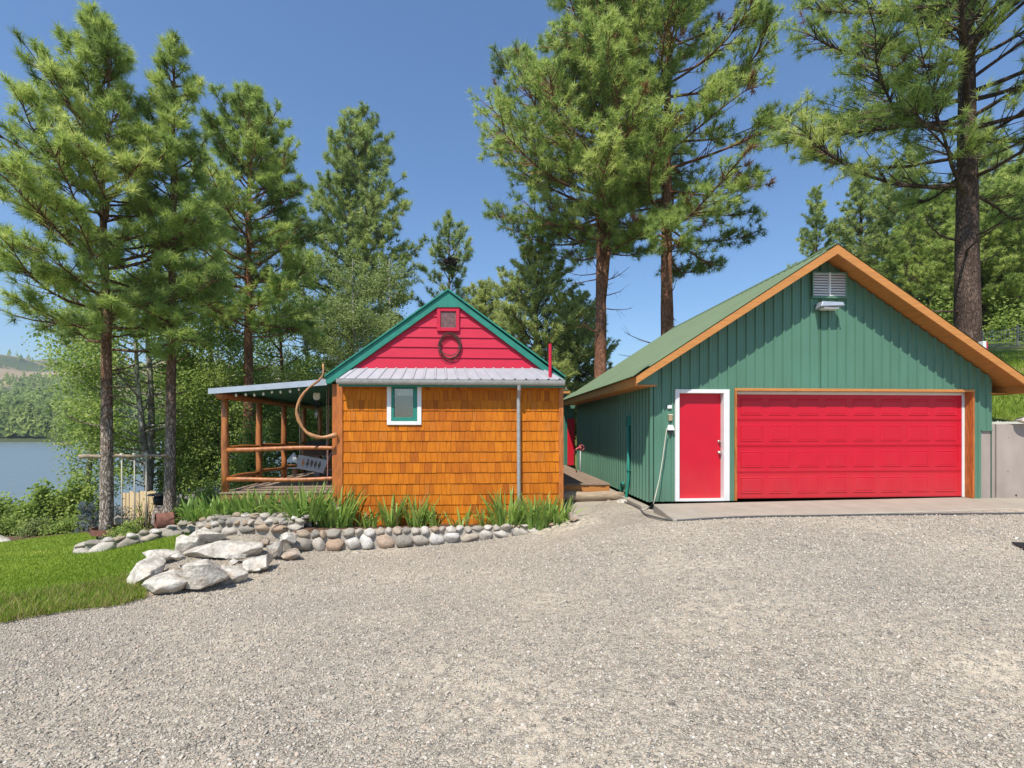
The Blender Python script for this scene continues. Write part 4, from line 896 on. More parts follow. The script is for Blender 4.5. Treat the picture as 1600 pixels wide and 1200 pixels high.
def boulder(name, box, d, depth, seed, label, cat='boulder', mat='boulder', tilt=0, skew=0, cuts=11, amp=.05, sink=0):
    u0, v0, u1, v1 = box; a, b_ = PD(u0, v0, d), PD(u1, v1, d); cx = PD((u0 + u1) / 2, (v0 + v1) / 2, d)
    w = (b_ - a).length * 0 + math.hypot(b_.x - a.x, b_.y - a.y) / 2; h = (a.z - b_.z) / 2 + sink / 2
    v = rocky(seed, cuts + 7, amp * .7) * np.array([w, depth / 2, h])
    ct, st_ = math.cos(tilt), math.sin(tilt); x, z = v[:, 0] * ct + v[:, 2] * st_, -v[:, 0] * st_ + v[:, 2] * ct
    v[:, 0], v[:, 2] = x, z; v[:, 2] += v[:, 1] * skew
    if tilt: v[:, 0] *= w / np.abs(v[:, 0]).max(); v[:, 2] *= h / np.abs(v[:, 2]).max()
    ang = -math.atan2(cx.x, cx.y); ca, sa = math.cos(ang), math.sin(ang)
    v = np.stack([v[:, 0] * ca - v[:, 1] * sa, v[:, 0] * sa + v[:, 1] * ca, v[:, 2]], 1)
    o = np_mesh(name, v, IF4, M[mat], None, smooth=False); o.location = (cx.x, cx.y, cx.z - sink / 2)
    return tag(o, label, cat)
boulder('boulder', (206, 868, 268, 918), 6.9, .62, 2, 'big white boulder at the lawn edge, leftmost of the rock steps')
boulder('stone_slab', (229, 855, 286, 879), 7.8, .5, 12, 'pale flat slab with a rust stain behind the big white boulder', 'slab', amp=.04)
boulder('boulder', (274, 836, 318, 882), 8.5, .5, 5, 'pale upright boulder under the upper left step slab', amp=.06)
boulder('stone_slab', (282, 825, 352, 853), 8.9, .75, 31, 'thick pale slab forming the topmost rock step at the left', 'slab', cuts=14, amp=.03)
boulder('stone_slab', (299, 841, 434, 876), 8.35, .75, 23, 'long buff step slab, the widest of the rock steps', 'slab', cuts=16, amp=.035, sink=.03)
boulder('stone_slab', (216, 897, 300, 932), 6.45, .55, 7, 'low pale slab at the front corner of the rock steps', 'slab', cuts=14, tilt=.18, amp=.04)
boulder('boulder', (274, 873, 334, 912), 6.95, .4, 41, 'slanting brown streaked rock between pale boulders', 'rock', 'boulder_brown', tilt=-.55, amp=.04)
boulder('boulder', (290, 876, 354, 930), 6.65, .55, 17, 'large pale boulder with a shaded right face at the front of the rock steps', cuts=13, amp=.05)
boulder('boulder', (338, 875, 386, 918), 7.05, .45, 29, 'squarish flat faced cream boulder in the middle of the front row', cuts=16, amp=.03)
boulder('boulder', (382, 866, 432, 893), 7.7, .5, 37, 'smooth flattened white boulder at the right end of the front row', cuts=6, amp=.03)
boulder('boulder', (246, 889, 282, 913), 6.95, .35, 43, 'small brownish rock wedged beside the big white boulder', 'rock', 'boulder_brown')
boulder('boulder', (418, 843, 446, 870), 8.4, .35, 47, 'angular pale rock at the left end of the low cobble wall', 'rock')
boulder('boulder', (436, 856, 472, 874), 8.45, .3, 53, 'flat reddish rock at the foot of the low cobble wall', 'rock', 'boulder_brown')
boulder('boulder', (384, 884, 408, 896), 7.55, .25, 59, 'small grey rock under the smooth flattened white boulder', 'rock')
boulder('boulder', (-30, 834, 18, 860), 12.2, .7, 61, 'pale flat topped rock on the mulch at the far left', 'rock')
boulder('boulder', (174, 804, 196, 828), 11.7, .35, 67, 'round white stone behind the juniper beside the big pine', 'rock')
boulder('boulder', (1588, 651, 1612, 663), 10.45, .3, 71, 'grey rock lying on top of the concrete retaining wall', 'rock')
boulder('boulder', (963, 779, 985, 791), 11.2, .25, 73, 'grey rock propping the right end of the log step', 'rock')
boulder('boulder', (943, 779, 958, 790), 11.4, .2, 79, 'tan block under the log step', 'rock', 'boulder_brown', cuts=16)
boulder('boulder', (886, 800, 906, 814), 9.75, .25, 83, 'brown rock at the front left corner of the concrete pad', 'rock', 'boulder_brown')

for k, (bx4, d, mt) in enumerate([((268, 862, 288, 876), 7.5, 'boulder'), ((318, 876, 336, 888), 7.3, 'boulder'), ((356, 872, 372, 884), 7.6, 'boulder'), ((232, 916, 250, 932), 6.4, 'boulder_brown'), ((352, 864, 384, 876), 7.9, 'boulder'), ((404, 838, 424, 852), 8.9, 'boulder_brown'), ((436, 830, 462, 850), 8.7, 'boulder'), ((268, 900, 288, 914), 6.6, 'boulder_brown')]):
    boulder('rock', bx4, d, .22, 200 + k, ['small pale rock behind the big white boulder of the rock steps', 'small pale rock at the tip of the slanting brown rock', 'small pale rock between the squarish boulder and the long buff slab', 'brown rock at the lawn corner in front of the big white boulder', 'flat pale rock wedged under the front of the long buff step slab', 'brown rock at the back of the upper gravel terrace', 'pale rock on the corner where the two cobble walls meet', 'brown rock above the low front corner slab'][k], 'rock', mt)
CM = []
for k in range(14):
    me = bpy.data.meshes.new('stone'); v = cobble_mesh(k + 5)
    me.from_pydata(v.tolist(), [], IF3.tolist()); me.polygons.foreach_set('use_smooth', [True] * len(IF3)); me.materials.append(M['cobble']); CM.append(me)
def place_stone(root, pos, w, h, dp, yaw, rr, tilt=.25):
    o = bpy.data.objects.new('stone', rr.choice(CM)); COL.objects.link(o)
    o.location = pos; o.scale = (w / 2, dp / 2, h / 2); o.rotation_euler = (rr.uniform(-.2, .2), rr.uniform(-tilt, tilt), yaw)
    attach(o, root); return o
def stone_wall(label, bot, topv, n_rows, wmin, wmax, seed, depth=.26, cap=True):
    """bot: list of (u, v, d) along the foot of the wall; topv: (u, v) of its top edge"""
    rr = random.Random(seed); B = [PD(*b_) for b_ in bot]
    T = []
    for (u, v, d) in bot: T.append(PD(u, np.interp(u, [a[0] for a in topv], [a[1] for a in topv]), d).z)
    root = thing('stone_wall', B[len(B) // 2], label, 'stone wall')
    L = [0]
    for i in range(len(B) - 1): L.append(L[-1] + math.hypot(B[i + 1].x - B[i].x, B[i + 1].y - B[i].y))
    def at(s):
        i = max(0, min(len(B) - 2, int(np.searchsorted(L, s)) - 1)); t = (s - L[i]) / max(L[i + 1] - L[i], 1e-6)
        p = B[i].lerp(B[i + 1], t); d = B[i + 1] - B[i]; return p, T[i] + (T[i + 1] - T[i]) * t, math.atan2(d.y, d.x)
    m = MB(); N = 40; vs = []
    for i in range(N + 1):
        p, tz, yw = at(L[-1] * i / N); nx, ny = -math.sin(yw), math.cos(yw)
        if ny < 0: nx, ny = -nx, -ny
        vs += [(p.x + nx * .05, p.y + ny * .05, p.z - .15), (p.x + nx * .09, p.y + ny * .09, tz - .07), (p.x + nx * .3, p.y + ny * .3, tz - .06), (p.x + nx * .3, p.y + ny * .3, p.z - .15)]
    m.add(vs, [(4 * i + k, 4 * i + 4 + k, 4 * i + 4 + (k + 1) % 4, 4 * i + (k + 1) % 4) for i in range(N) for k in range(4)])
    m.build('mortar', M['mortar'], root)
    cnt = 0
    # big stones at the foot, small ones above
    for r_ in range(n_rows):
        f0, f1 = [(0, 1)] if n_rows == 1 else ([(0, .62), (.55, 1.0)][r_:r_ + 1] if n_rows == 2 else [(0, .45), (.36, .74), (.68, 1.0)][r_:r_ + 1]) if False else ((0, 1) if n_rows == 1 else ((0, .64), (.58, 1.02))[r_] if n_rows == 2 else ((0, .46), (.4, .76), (.68, 1.02))[r_])
        s = rr.uniform(0, .08)
        while s < L[-1] and cnt < 98:
            w = rr.uniform(wmin, wmax) * (1.2 if r_ == 0 else rr.uniform(.5, .85)); p, tz, yw = at(min(s + w / 2, L[-1])); H = tz - p.z
            h = H * (f1 - f0) * (rr.uniform(.95, 1.3) if r_ == 0 else rr.uniform(.8, 1.12)); nx, ny = -math.sin(yw), math.cos(yw)
            if ny < 0: nx, ny = -nx, -ny
            off = .08 + .05 * r_ + rr.uniform(-.03, .03)
            place_stone(root, (p.x + nx * off, p.y + ny * off, p.z + H * (f0 + f1) / 2 + rr.uniform(-.012, .012)), w * 1.06, h, depth * rr.uniform(.8, 1.15), yw + rr.uniform(-.2, .2), rr); cnt += 1
            s += w
    return root
stone_wall('low mortared cobble wall edging the iris bed along the orange cabin', [(446, 872, 8.75), (470, 866, 8.95), (530, 862, 9.15), (600, 859, 9.3), (700, 851, 9.5), (770, 845, 9.65), (830, 838, 9.8), (884, 829, 9.95)],
           [(446, 838), (470, 829), (600, 826), (700, 824), (800, 822), (884, 816)], 2, .2, .34, 2)
stone_wall('upper cobble wall below the porch deck and above the rock steps', [(300, 842, 9.6), (330, 840, 9.5), (370, 837, 9.45), (410, 835, 9.4), (446, 834, 9.3), (470, 832, 9.2)],
           [(300, 812), (330, 806), (400, 803), (470, 806)], 3, .2, .32, 5)
stone_wall('long low dry stone wall curving across the lawn by the two pines', [(108, 869, 10.1), (130, 870, 10.05), (170, 864, 10.2), (215, 854, 10.5), (255, 845, 10.8), (290, 836, 10.9), (315, 828, 10.6)],
           [(108, 852), (130, 846), (160, 842), (200, 836), (250, 826), (290, 812), (315, 806)], 2, .26, .42, 9)

# soil of the raised beds
def bed(name, ring, inner_z):
    poly = [(p[0], p[1]) for p in ring]
    zs = np.array(inner_z)
    pa = np.array([(p[0], p[1]) for p in ring])
    def zf(xy):
        w = 1 / (((xy[:, None] - pa[None]) ** 2).sum(-1) + .02); return (w * zs[None]).sum(1) / w.sum(1)
    sheet(name, poly, .12, M['soil'], 0, zf)
    return zf
lowr = [PD(u, v, d) for u, v, d in [(448, 838, 8.95), (530, 830, 9.3), (600, 829, 9.5), (700, 827, 9.7), (800, 825, 9.9), (882, 820, 10.15)]]
BEDZ1 = bed('planting_bed', [(p.x, p.y) for p in lowr] + [(1.75, 10.42), (0, 10.45), (-2, 10.45), (-3.4, 10.45), (-3.5, 9.6)], [p.z for p in lowr] + [-.5, -.55, -.55, -.5, -.35])
upr = [PD(u, v, d) for u, v, d in [(300, 815, 9.75), (330, 809, 9.65), (400, 806, 9.55), (470, 808, 9.35)]]
BEDZ2 = bed('planting_bed', [(p.x, p.y) for p in upr] + [(-3.3, 9.5), (-3.3, 10.55), (-5.6, 10.7), (-7.2, 11.5)], [p.z - .02 for p in upr] + [-.35, -.3, -.35, -.6])

# ------------------------------------------------------------------ leaves and blades
def iris_mesh(n, h, spread, seed):
    rg = np.random.default_rng(seed); V = []; Fq = []; T = []; k = 0; S = 6
    for i in range(n):
        ph = rg.random() * 6.283; r0 = spread * math.sqrt(rg.random()); base = np.array([r0 * math.cos(ph) * 1.0, r0 * math.sin(ph) * .7, 0])
        a = ph + rg.normal(0, .7); out = np.array([math.cos(a), math.sin(a), 0]); L = h * rg.uniform(.55, 1.12); lean = rg.uniform(.08, .5); curl = rg.choice([.15, .3, 1.5], p=[.5, .3, .2]) * rg.uniform(.6, 1.2)
        side = np.array([-math.sin(a + rg.normal(0, .9)), math.cos(a), 0]); side /= np.linalg.norm(side); w = rg.uniform(.014, .024)
        p = base.copy(); ang = lean; tt = rg.uniform(.1, .9)
        for s in range(S + 1):
            t = s / S; ww = w * (.75 + .5 * t) * (1 - t ** 3) + .0015
            V += [p - side * ww, p + side * ww]; T += [tt + .2 * t - .1] * 2 if rg.random() > .0 else []
            p = p + (np.array([0, 0, 1]) * math.cos(ang) + out * math.sin(ang)) * L / S; ang += curl * (.4 + t) / S * 1.6
        if rg.random() < .05: T[-2 * (S + 1):] = [1.5] * (2 * (S + 1))
        for s in range(S): Fq.append((k + 2 * s, k + 2 * s + 1, k + 2 * s + 3, k + 2 * s + 2))
        k += 2 * (S + 1)
    return np.array(V), np.array(Fq), np.array(T)
def iris(pos, n, h, spread, seed, label, sx=1.0):
    v, f, t = iris_mesh(int(n * 1.15), h * 1.14, spread, seed); v = v * np.array([sx, 1, 1])
    o = np_mesh('iris_clump', v, f, M['iris'], None, t, True); o.location = pos
    return tag(o, label, 'iris clump', 'iris clumps in the stone edged beds')
def bedpt(u, v, d, zf): p = PD(u, v, d); return (p.x, p.y, float(zf(np.array([[p.x, p.y]]))[0]) - .02)
for (u, v, d, zf, n, h, s, sx, lab) in [
    (312, 806, 10.0, BEDZ2, 60, .42, .3, 1.2, 'short iris clump at the far left end of the upper bed'),
    (348, 800, 9.9, BEDZ2, 85, .48, .34, 1.2, 'arching iris clump below the front left porch post'),
    (392, 800, 9.9, BEDZ2, 90, .52, .34, 1.2, 'dense iris clump below the middle of the porch deck front'),
    (436, 800, 9.8, BEDZ2, 85, .52, .34, 1.2, 'iris clump with drooping leaves above the upper cobble wall, right of the middle'),
    (478, 815, 9.5, BEDZ2, 90, .66, .3, 1.2, 'tall iris clump where the two cobble walls meet'),
    (520, 822, 9.75, BEDZ1, 105, .72, .3, 1.15, 'largest iris clump in front of the cabin left corner board'),
    (570, 826, 9.9, BEDZ1, 24, .36, .22, 1.3, 'sparse short irises between the corner clump and the window'),
    (612, 824, 10.0, BEDZ1, 50, .6, .16, 1.1, 'upright iris clump under the cabin window, left one of the pair'),
    (652, 824, 10.0, BEDZ1, 50, .62, .16, 1.1, 'upright iris clump under the cabin window, right one of the pair'),
    (680, 824, 10.0, BEDZ1, 16, .42, .1, 1, 'thin iris tuft beside the pair under the window'),
    (722, 826, 10.0, BEDZ1, 14, .4, .18, 1.3, 'few grassy iris leaves near the middle of the cabin wall'),
    (757, 824, 10.0, BEDZ1, 18, .42, .1, 1, 'small iris tuft just left of the large clump by the downspout'),
    (792, 822, 9.95, BEDZ1, 85, .7, .24, 1.2, 'large dark iris clump left of the galvanised downspout'),
    (838, 822, 9.95, BEDZ1, 75, .64, .24, 1.2, 'iris clump right of the galvanised downspout'),
    (872, 820, 10.05, BEDZ1, 65, .58, .2, 1.1, 'iris clump at the right end of the low wall by the concrete pad')]:
    iris(bedpt(u, v, d, zf), n, h, s, int(u), lab, sx)

def needles(Cn, D, T, n, length, width, seed, back=.6, spread=1.0):
    """bursts of n thin needles round each twig end"""
    rg = np.random.default_rng(seed); N = len(Cn)
    c = np.repeat(Cn, n, 0); d = np.repeat(D, n, 0); t = np.repeat(T, n)
    L = length * rg.uniform(.7, 1.15, (N * n, 1))
    q = rg.random((N * n, 1)); st_ = c - d * L * back * q
    nd = unit(d * rg.uniform(.15, 1.1, (N * n, 1)) + unit(rg.normal(size=(N * n, 3))) * spread)
    sd = unit(np.cross(nd, rg.normal(size=(N * n, 3)) * .75 + np.array([-.3, -.75, .6]))) * (width / 2)
    V = np.stack([st_ - sd, st_ + sd, st_ + nd * L], 1).reshape(-1, 3)
    return V, np.arange(N * n * 3).reshape(-1, 3), np.repeat(t, 3)
def prisms(A, B, ra, rb, k=4):
    """many straight tapered twigs at once"""
    d = unit(B - A); a = unit(np.cross(d, np.where(np.abs(d[:, 2:3]) < .9, np.array([[0, 0, 1.]]), np.array([[1., 0, 0]])))); b_ = np.cross(d, a)
    V = []
    for (Pt, r) in ((A, ra), (B, rb)):
        for q in range(k):
            t = 2 * math.pi * q / k; V.append(Pt + (a * math.cos(t) + b_ * math.sin(t)) * r[:, None])
    V = np.stack(V, 1); n = len(A); base = (np.arange(n) * 2 * k)[:, None]
    F = np.concatenate([np.stack([base[:, 0] + q, base[:, 0] + (q + 1) % k, base[:, 0] + k + (q + 1) % k, base[:, 0] + k + q], 1) for q in range(k)])
    return V.reshape(-1, 3), F
def trunk_tube(pts, rad, n, seed, wob=.09):
    m = MB(); m.tube(pts, rad, n, True, wob, seed); return m
def pine_parts(H, r0, hb, prof, nb, seed, twk=9, n=26, nl=.2, nw=.014, lean=(0, 0), asym=None, up=(.02, .75), brown=.0, fork=None, tuft=3, droop=.0, curve=None, dead=0, wobb=.06):
    rg = np.random.default_rng(seed)
    seg = 26; tp = []; tr = []
    cx, cy = rg.normal(0, wobb, 2)
    for i in range(seg + 1):
        t = i / seg; h = H * t
        ox = lean[0] * t * H + cx * math.sin(t * 4); oy = lean[1] * t * H + cy * math.sin(t * 3.3)
        if curve: ox += curve(t)
        tp.append(Vector((ox, oy, h))); tr.append(r0 * ((1 - t) ** .85) * (1 + .22 * math.exp(-h / .3)) + .012)
    m = trunk_tube(tp, tr, 14, seed)
    TP = np.array([p[:] for p in tp])
    def tpos(h): return np.array([np.interp(h, TP[:, 2], TP[:, 0]), np.interp(h, TP[:, 2], TP[:, 1]), h])
    stems = [(tpos, H, hb)]
    if fork:
        fh, dx, dy, ftop = fork; f0 = tpos(fh)
        pts = [Vector(f0)]; rad = [r0 * .72]
        for i in range(1, 15):
            t = i / 14; pts.append(Vector((f0[0] + dx * (1 - (1 - t) ** 2.5), f0[1] + dy * (1 - (1 - t) ** 2.5), fh + (ftop - fh) * t))); rad.append(r0 * .72 * (1 - t) ** .8 + .012)
        m.tube(pts, rad, 12, True, .09, seed + 3); FP = np.array([p[:] for p in pts])
        stems.append((lambda h: np.array([np.interp(h, FP[:, 2], FP[:, 0]), np.interp(h, FP[:, 2], FP[:, 1]), h]), ftop, max(hb, fh + 1)))
    Cn, D, T, A, B, RA, RB = [], [], [], [], [], [], []
    ga = rg.random() * 6
    for si, (pos, top_, h0) in enumerate(stems):
        nbs = nb if si == 0 else int(nb * .75)
        for i in range(nbs + dead):
            isdead = i >= nbs
            f = (i + rg.random()) / nbs if not isdead else -.04 - .22 * rg.random()
            h = h0 + (top_ - h0) * (f ** .92 if f > 0 else f); ga += 2.4 + rg.normal(0, .35); p = pos(h)
            L = float(np.interp(f, [a[0] for a in prof], [a[1] for a in prof])) * rg.uniform(.68, 1.1) * (1 if not isdead else .55)
            if asym: L *= asym(math.cos(ga), math.sin(ga), f)
            if L < .12: L = .12
            el = up[0] + (up[1] - up[0]) * max(f, 0) ** 1.3 + rg.normal(0, .13); d = np.array([math.cos(ga) * math.cos(el), math.sin(ga) * math.cos(el), math.sin(el)])
            S = 6; pts = [p]; dirs = [d]; q = p.copy(); bend = rg.normal(0, .1)
            for s in range(S):
                lift = (.10 - droop * (s < 3)) * (1 if s > 1 else .3); d = unit(d + np.array([-d[1] * bend, d[0] * bend, lift]) + rg.normal(0, .06, 3)); q = q + d * L / S; pts.append(q); dirs.append(d)
            br = min(.012 + .0105 * L, r0 * .36)
            m.tube(pts, [br * (1 - .85 * k / S) + .004 for k in range(S + 1)], 6, False)
            if isdead:
                for w in range(3):
                    t = rg.uniform(.3, .95); k = min(int(t * S), S - 1); b0 = pts[k] + (pts[k + 1] - pts[k]) * (t * S - k); A.append(b0); B.append(b0 + unit(dirs[k] + rg.normal(0, .7, 3)) * L * .3); RA.append(.009); RB.append(.003)
                continue
            nt = max(3, int(twk * L)) if L > .5 else 3
            tb = rg.normal(.45, .22)
            for w in range(nt):
                t = rg.uniform(.13, 1.0) ** .85 if w else 1.0; k = min(int(t * S), S - 1); b0 = pts[k] + (pts[k + 1] - pts[k]) * (t * S - k)
                sd = 1 if rg.random() < .5 else -1; dr_ = dirs[k]; hz = unit(np.array([-dr_[1], dr_[0], 0.0]) + 1e-6)
                td = unit(dr_ * rg.uniform(.4, 1) + hz * sd * rg.uniform(.2, 1.0) + np.array([0, 0, rg.uniform(-.15, .65)])) if w else dr_
                tl = L * rg.uniform(.14, .34) * (1.15 - .5 * t) + .1; e = b0 + td * tl
                A.append(b0); B.append(e); RA.append(.007 + .003 * L); RB.append(.004)
                bt = 1.6 if rg.random() < brown else None
                for z in range(tuft):
                    g = 1 - z / tuft * .75 if z else 1; c0 = b0 + (e - b0) * g; dd = unit(td + np.array([0, 0, .35]) + (rg.normal(0, .55, 3) if z else 0)); c0 = c0 + (dd * nl * .7 if z else 0)
                    Cn.append(c0); D.append(dd); T.append(bt if bt else np.clip(tb + rg.normal(0, .15), 0, 1))
        e = pos(top_ - .02)
        for z in range(5): Cn.append(e - np.array([0, 0, z * nl * .5])); D.append(unit(np.array([rg.normal(0, .3), rg.normal(0, .3), 1]))); T.append(.6)
    Cn, D, T = np.array(Cn), np.array(D), np.array(T)
    nv, nf, ntint = needles(Cn, D, T, n, nl, nw, seed + 1)
    A, B, RA, RB = map(np.array, (A, B, RA, RB)); tv, tf = prisms(A, B, RA, RB, 3)
    return m, (tv, tf), (nv, nf, ntint)
def pine(base, H, r0, hb, prof, nb, seed, label, bark='bark', mat='needle', group=None, name='pine_tree', cat='pine tree', **kw):
    m, (tv, tf), (nv, nf, nt) = pine_parts(H, r0, hb, prof, nb, seed, **kw)
    root = thing(name, base, label, cat, group); off = np.array(base[:])
    k0 = len(m.v); m.v += [tuple(q) for q in tv.tolist()]; m.f += [tuple(i + k0 for i in q) for q in tf.tolist()]
    m.v = [(x + base[0], y + base[1], z + base[2] - .15) for x, y, z in m.v]
    tr = m.build('trunk', M[bark], root, 0, True)
    cr = np_mesh('crown', nv + off - np.array([0, 0, .15]), nf, M[mat], root, nt)
    return root
def move_copy(root, base, label, rz=0, s=1.0):
    c_ = root.copy(); COL.objects.link(c_); c_.location = base; c_.rotation_euler = (0, 0, rz); c_.scale = (s, s, s * random.uniform(.95, 1.08)); c_['label'] = label
    for ch in root.children:
        k = ch.copy(); COL.objects.link(k); k.parent = c_; k.matrix_parent_inverse = ch.matrix_parent_inverse
        for g in ch.children: g2 = g.copy(); COL.objects.link(g2); g2.parent = k; g2.matrix_parent_inverse = g.matrix_parent_inverse
    return c_
def topz(v, d): return CZ + d * (670 - v) / F
def foot(u, d, z=None):
    p = PD(u, 670, d); p.z = gz(p.x, p.y) if z is None else z; return p

# the two big young pines on the lawn and the one behind them
b = PD(166, 838, 11.3)
T1 = pine(b, topz(26, 11.3) - b.z, .128, 4.5, [(0, 1.6), (.12, 2.35), (.35, 2.2), (.6, 1.6), (.85, .75), (1, .15)], 96, 21, 'leftmost tall pine with a wide bright crown and grey lichen bark on its lower trunk', 'bark_grey', twk=10, n=32, nl=.21, nw=.015, lean=(-.018, 0), up=(.0, .95), dead=5)
b = PD(264, 826, 12.2)
T2 = pine(b, topz(66, 12.2) - b.z, .125, 4.9, [(0, 1.2), (.2, 1.35), (.5, 1.25), (.8, .7), (1, .2)], 70, 33, 'slimmer pine on the lawn whose grey trunk holds the right end of the swing bar', 'bark_grey', twk=9, n=30, nl=.21, nw=.015, lean=(.012, 0), up=(.05, .95), dead=7)
b = foot(390, 17)
T3 = pine(b, topz(148, 17) - b.z, .2, 6.4, [(0, 2.2), (.25, 2.6), (.5, 2.2), (.8, 1.4), (1, .3)], 110, 45, 'pine behind the porch roof, right of the two lawn pines', twk=9, n=24, nl=.23, nw=.021, up=(.05, .9), dead=6)
# double topped pine behind the aspens
b = foot(546, 30)
T4 = pine(b, topz(183, 30) - b.z, .32, 8.0, [(0, 3.2), (.2, 4.3), (.45, 3.7), (.75, 2.5), (1, .6)], 92, 52, 'tall double topped pine rising behind the pale aspens', 'bark_dark', 'needle_far', twk=6.5, n=18, nl=.32, nw=.038, up=(.0, .8), fork=(9.0, 1.1, .3, topz(176, 30) - b.z), dead=4)
b = foot(702, 35)
T5 = pine(b, topz(344, 35) - b.z, .22, 5.5, [(0, 3.0), (.3, 3.4), (.5, 2.2), (.75, 2.3), (1, .6)], 60, 63, 'thin pine with a dark nest behind the cabin ridge', 'bark_dark', 'needle_far', twk=6, n=15, nl=.34, nw=.038, up=(.25, .95))
m = MB(); nc = PD(704, 411, 33.2); rr = random.Random(2)
for k in range(60):
    a_ = rr.random() * 6.28; p = nc + Vector((.5 * math.cos(a_) * rr.random(), .4 * math.sin(a_), rr.uniform(-.3, .28))); dv = Vector((rr.uniform(-1, 1), rr.uniform(-1, 1), rr.uniform(-.5, .5))) * .42; m.tube([p - dv, p + dv], .035, 4)
tag(m.build('nest', M['nest']), 'dark stick nest in the thin pine above the cabin ridge', 'nest')
# firs behind the cabin's right side
b = foot(838, 27, -1.6)
TF = pine(b, topz(388, 27) - b.z, .28, .8, [(0, 3.2), (.15, 3.7), (.5, 3.3), (.8, 2.1), (1, .5)], 150, 71, 'broad dense fir behind the right slope of the cabin roof', 'bark_dark', 'fir_needle', name='fir_tree', cat='fir tree', twk=7, n=10, nl=.24, nw=.042, up=(.0, .75), tuft=4)
move_copy(TF, foot(758, 32, -1.5), 'fir standing right behind the cabin ridge, beside the nest pine', 2.1, .95)
move_copy(TF, foot(902, 31, -1.2), 'fir between the dense fir and the twin stemmed pine', 4.0, .88)
# the great ponderosas behind the garage
b = foot(937, 24, -.3)
T7 = pine(b, 24.5, .35, 10.3, [(0, 3.6), (.12, 5.2), (.35, 5.2), (.65, 4.3), (.9, 2.4), (1, .8)], 82, 81, 'tall twin stemmed orange barked pine behind the left end of the garage roof', 'bark', 'needle', twk=6.5, n=28, nl=.33, nw=.028, up=(-.05, .75), lean=(.004, 0), fork=(8.2, .75, .2, 23.5), brown=.02, dead=6, asym=lambda cx, cy, f: 1.12 if cx < -.2 else (.8 if cx > .5 else 1))
b = foot(1046, 23.5, .2)
T8 = pine(b, 27, .36, 9.6, [(0, 4.6), (.12, 5.6), (.35, 5.3), (.65, 4.4), (.9, 2.6), (1, .9)], 78, 92, 'single stemmed orange barked pine behind the garage roof, right of the twin stemmed pine', 'bark', 'needle', twk=6.5, n=28, nl=.33, nw=.028, up=(-.12, .7), droop=.03, brown=.04, dead=6, lean=(-.002, 0))
b = foot(1511, 15.5, 2.6)
T9 = pine(b, 20.5, .36, 6.3, [(0, 4.4), (.15, 5.6), (.4, 5.0), (.7, 3.6), (1, .8)], 84, 104, 'massive dark trunked pine overhanging the right slope of the garage roof', 'bark_dark', 'needle', twk=9, n=28, nl=.28, nw=.019, up=(.02, .8), brown=.01, dead=8, asym=lambda cx, cy, f: 1.12 if cx < -.2 else 1)
# pines on the slope at the right
hb_ = lambda u, d: (lambda p: Vector((p.x, p.y, float(hillside_z(np.array(p.x), np.array(p.y))) - .1)))(PD(u, 670, d))
b = hb_(1275, 40)
TH1 = pine(b, topz(296, 40) - b.z, .2, 1.5, [(0, 2.4), (.3, 2.3), (.6, 1.7), (1, .3)], 80, 111, 'small pointed pine just left of the garage ridge', 'bark_dark', 'needle_far', 'pines on the slope behind the garage', twk=6, n=15, nl=.3, nw=.042, up=(.15, .95))
b = hb_(1345, 38)
TH2 = pine(b, topz(262, 38) - b.z, .26, 1.5, [(0, 3.4), (.3, 3.2), (.6, 2.2), (.85, 1.0), (1, .15)], 104, 121, 'pine directly behind the garage ridge', 'bark_dark', 'needle_far', 'pines on the slope behind the garage', twk=6, n=15, nl=.3, nw=.042, up=(.1, .95))
b = hb_(1580, 27)
TH3 = pine(b, topz(265, 27) - b.z, .24, 1.0, [(0, 3.7), (.3, 3.8), (.6, 2.5), (.85, 1.2), (1, .15)], 130, 131, 'bushy bright pine right of the massive dark trunk', 'bark_dark', 'needle', 'pines on the slope behind the garage', twk=5, n=20, nl=.27, nw=.034, up=(.0, .85))
for (src, u, d, s, lab) in [(TH2, 1420, 33, .98, 'pine between the garage ridge and the massive dark trunk'), (TH3, 1470, 30, .98, 'bushy pine immediately left of the massive dark trunk'), (TH3, 1660, 25, 1.1, 'bushy pine at the right edge behind the wire fence'),
                            (TH2, 1540, 36, 1.15, 'tall pine far behind the massive dark trunk'), (TH1, 1385, 44, 1.2, 'small far pine peeking over the garage ridge on the right'), (TH3, 1730, 34, 1.2, 'large pine beyond the right edge of the slope'), (TH3, 1525, 26, .72, 'low pine close behind the massive dark trunk')]:
    move_copy(src, hb_(u, d), lab, random.uniform(0, 6), s)

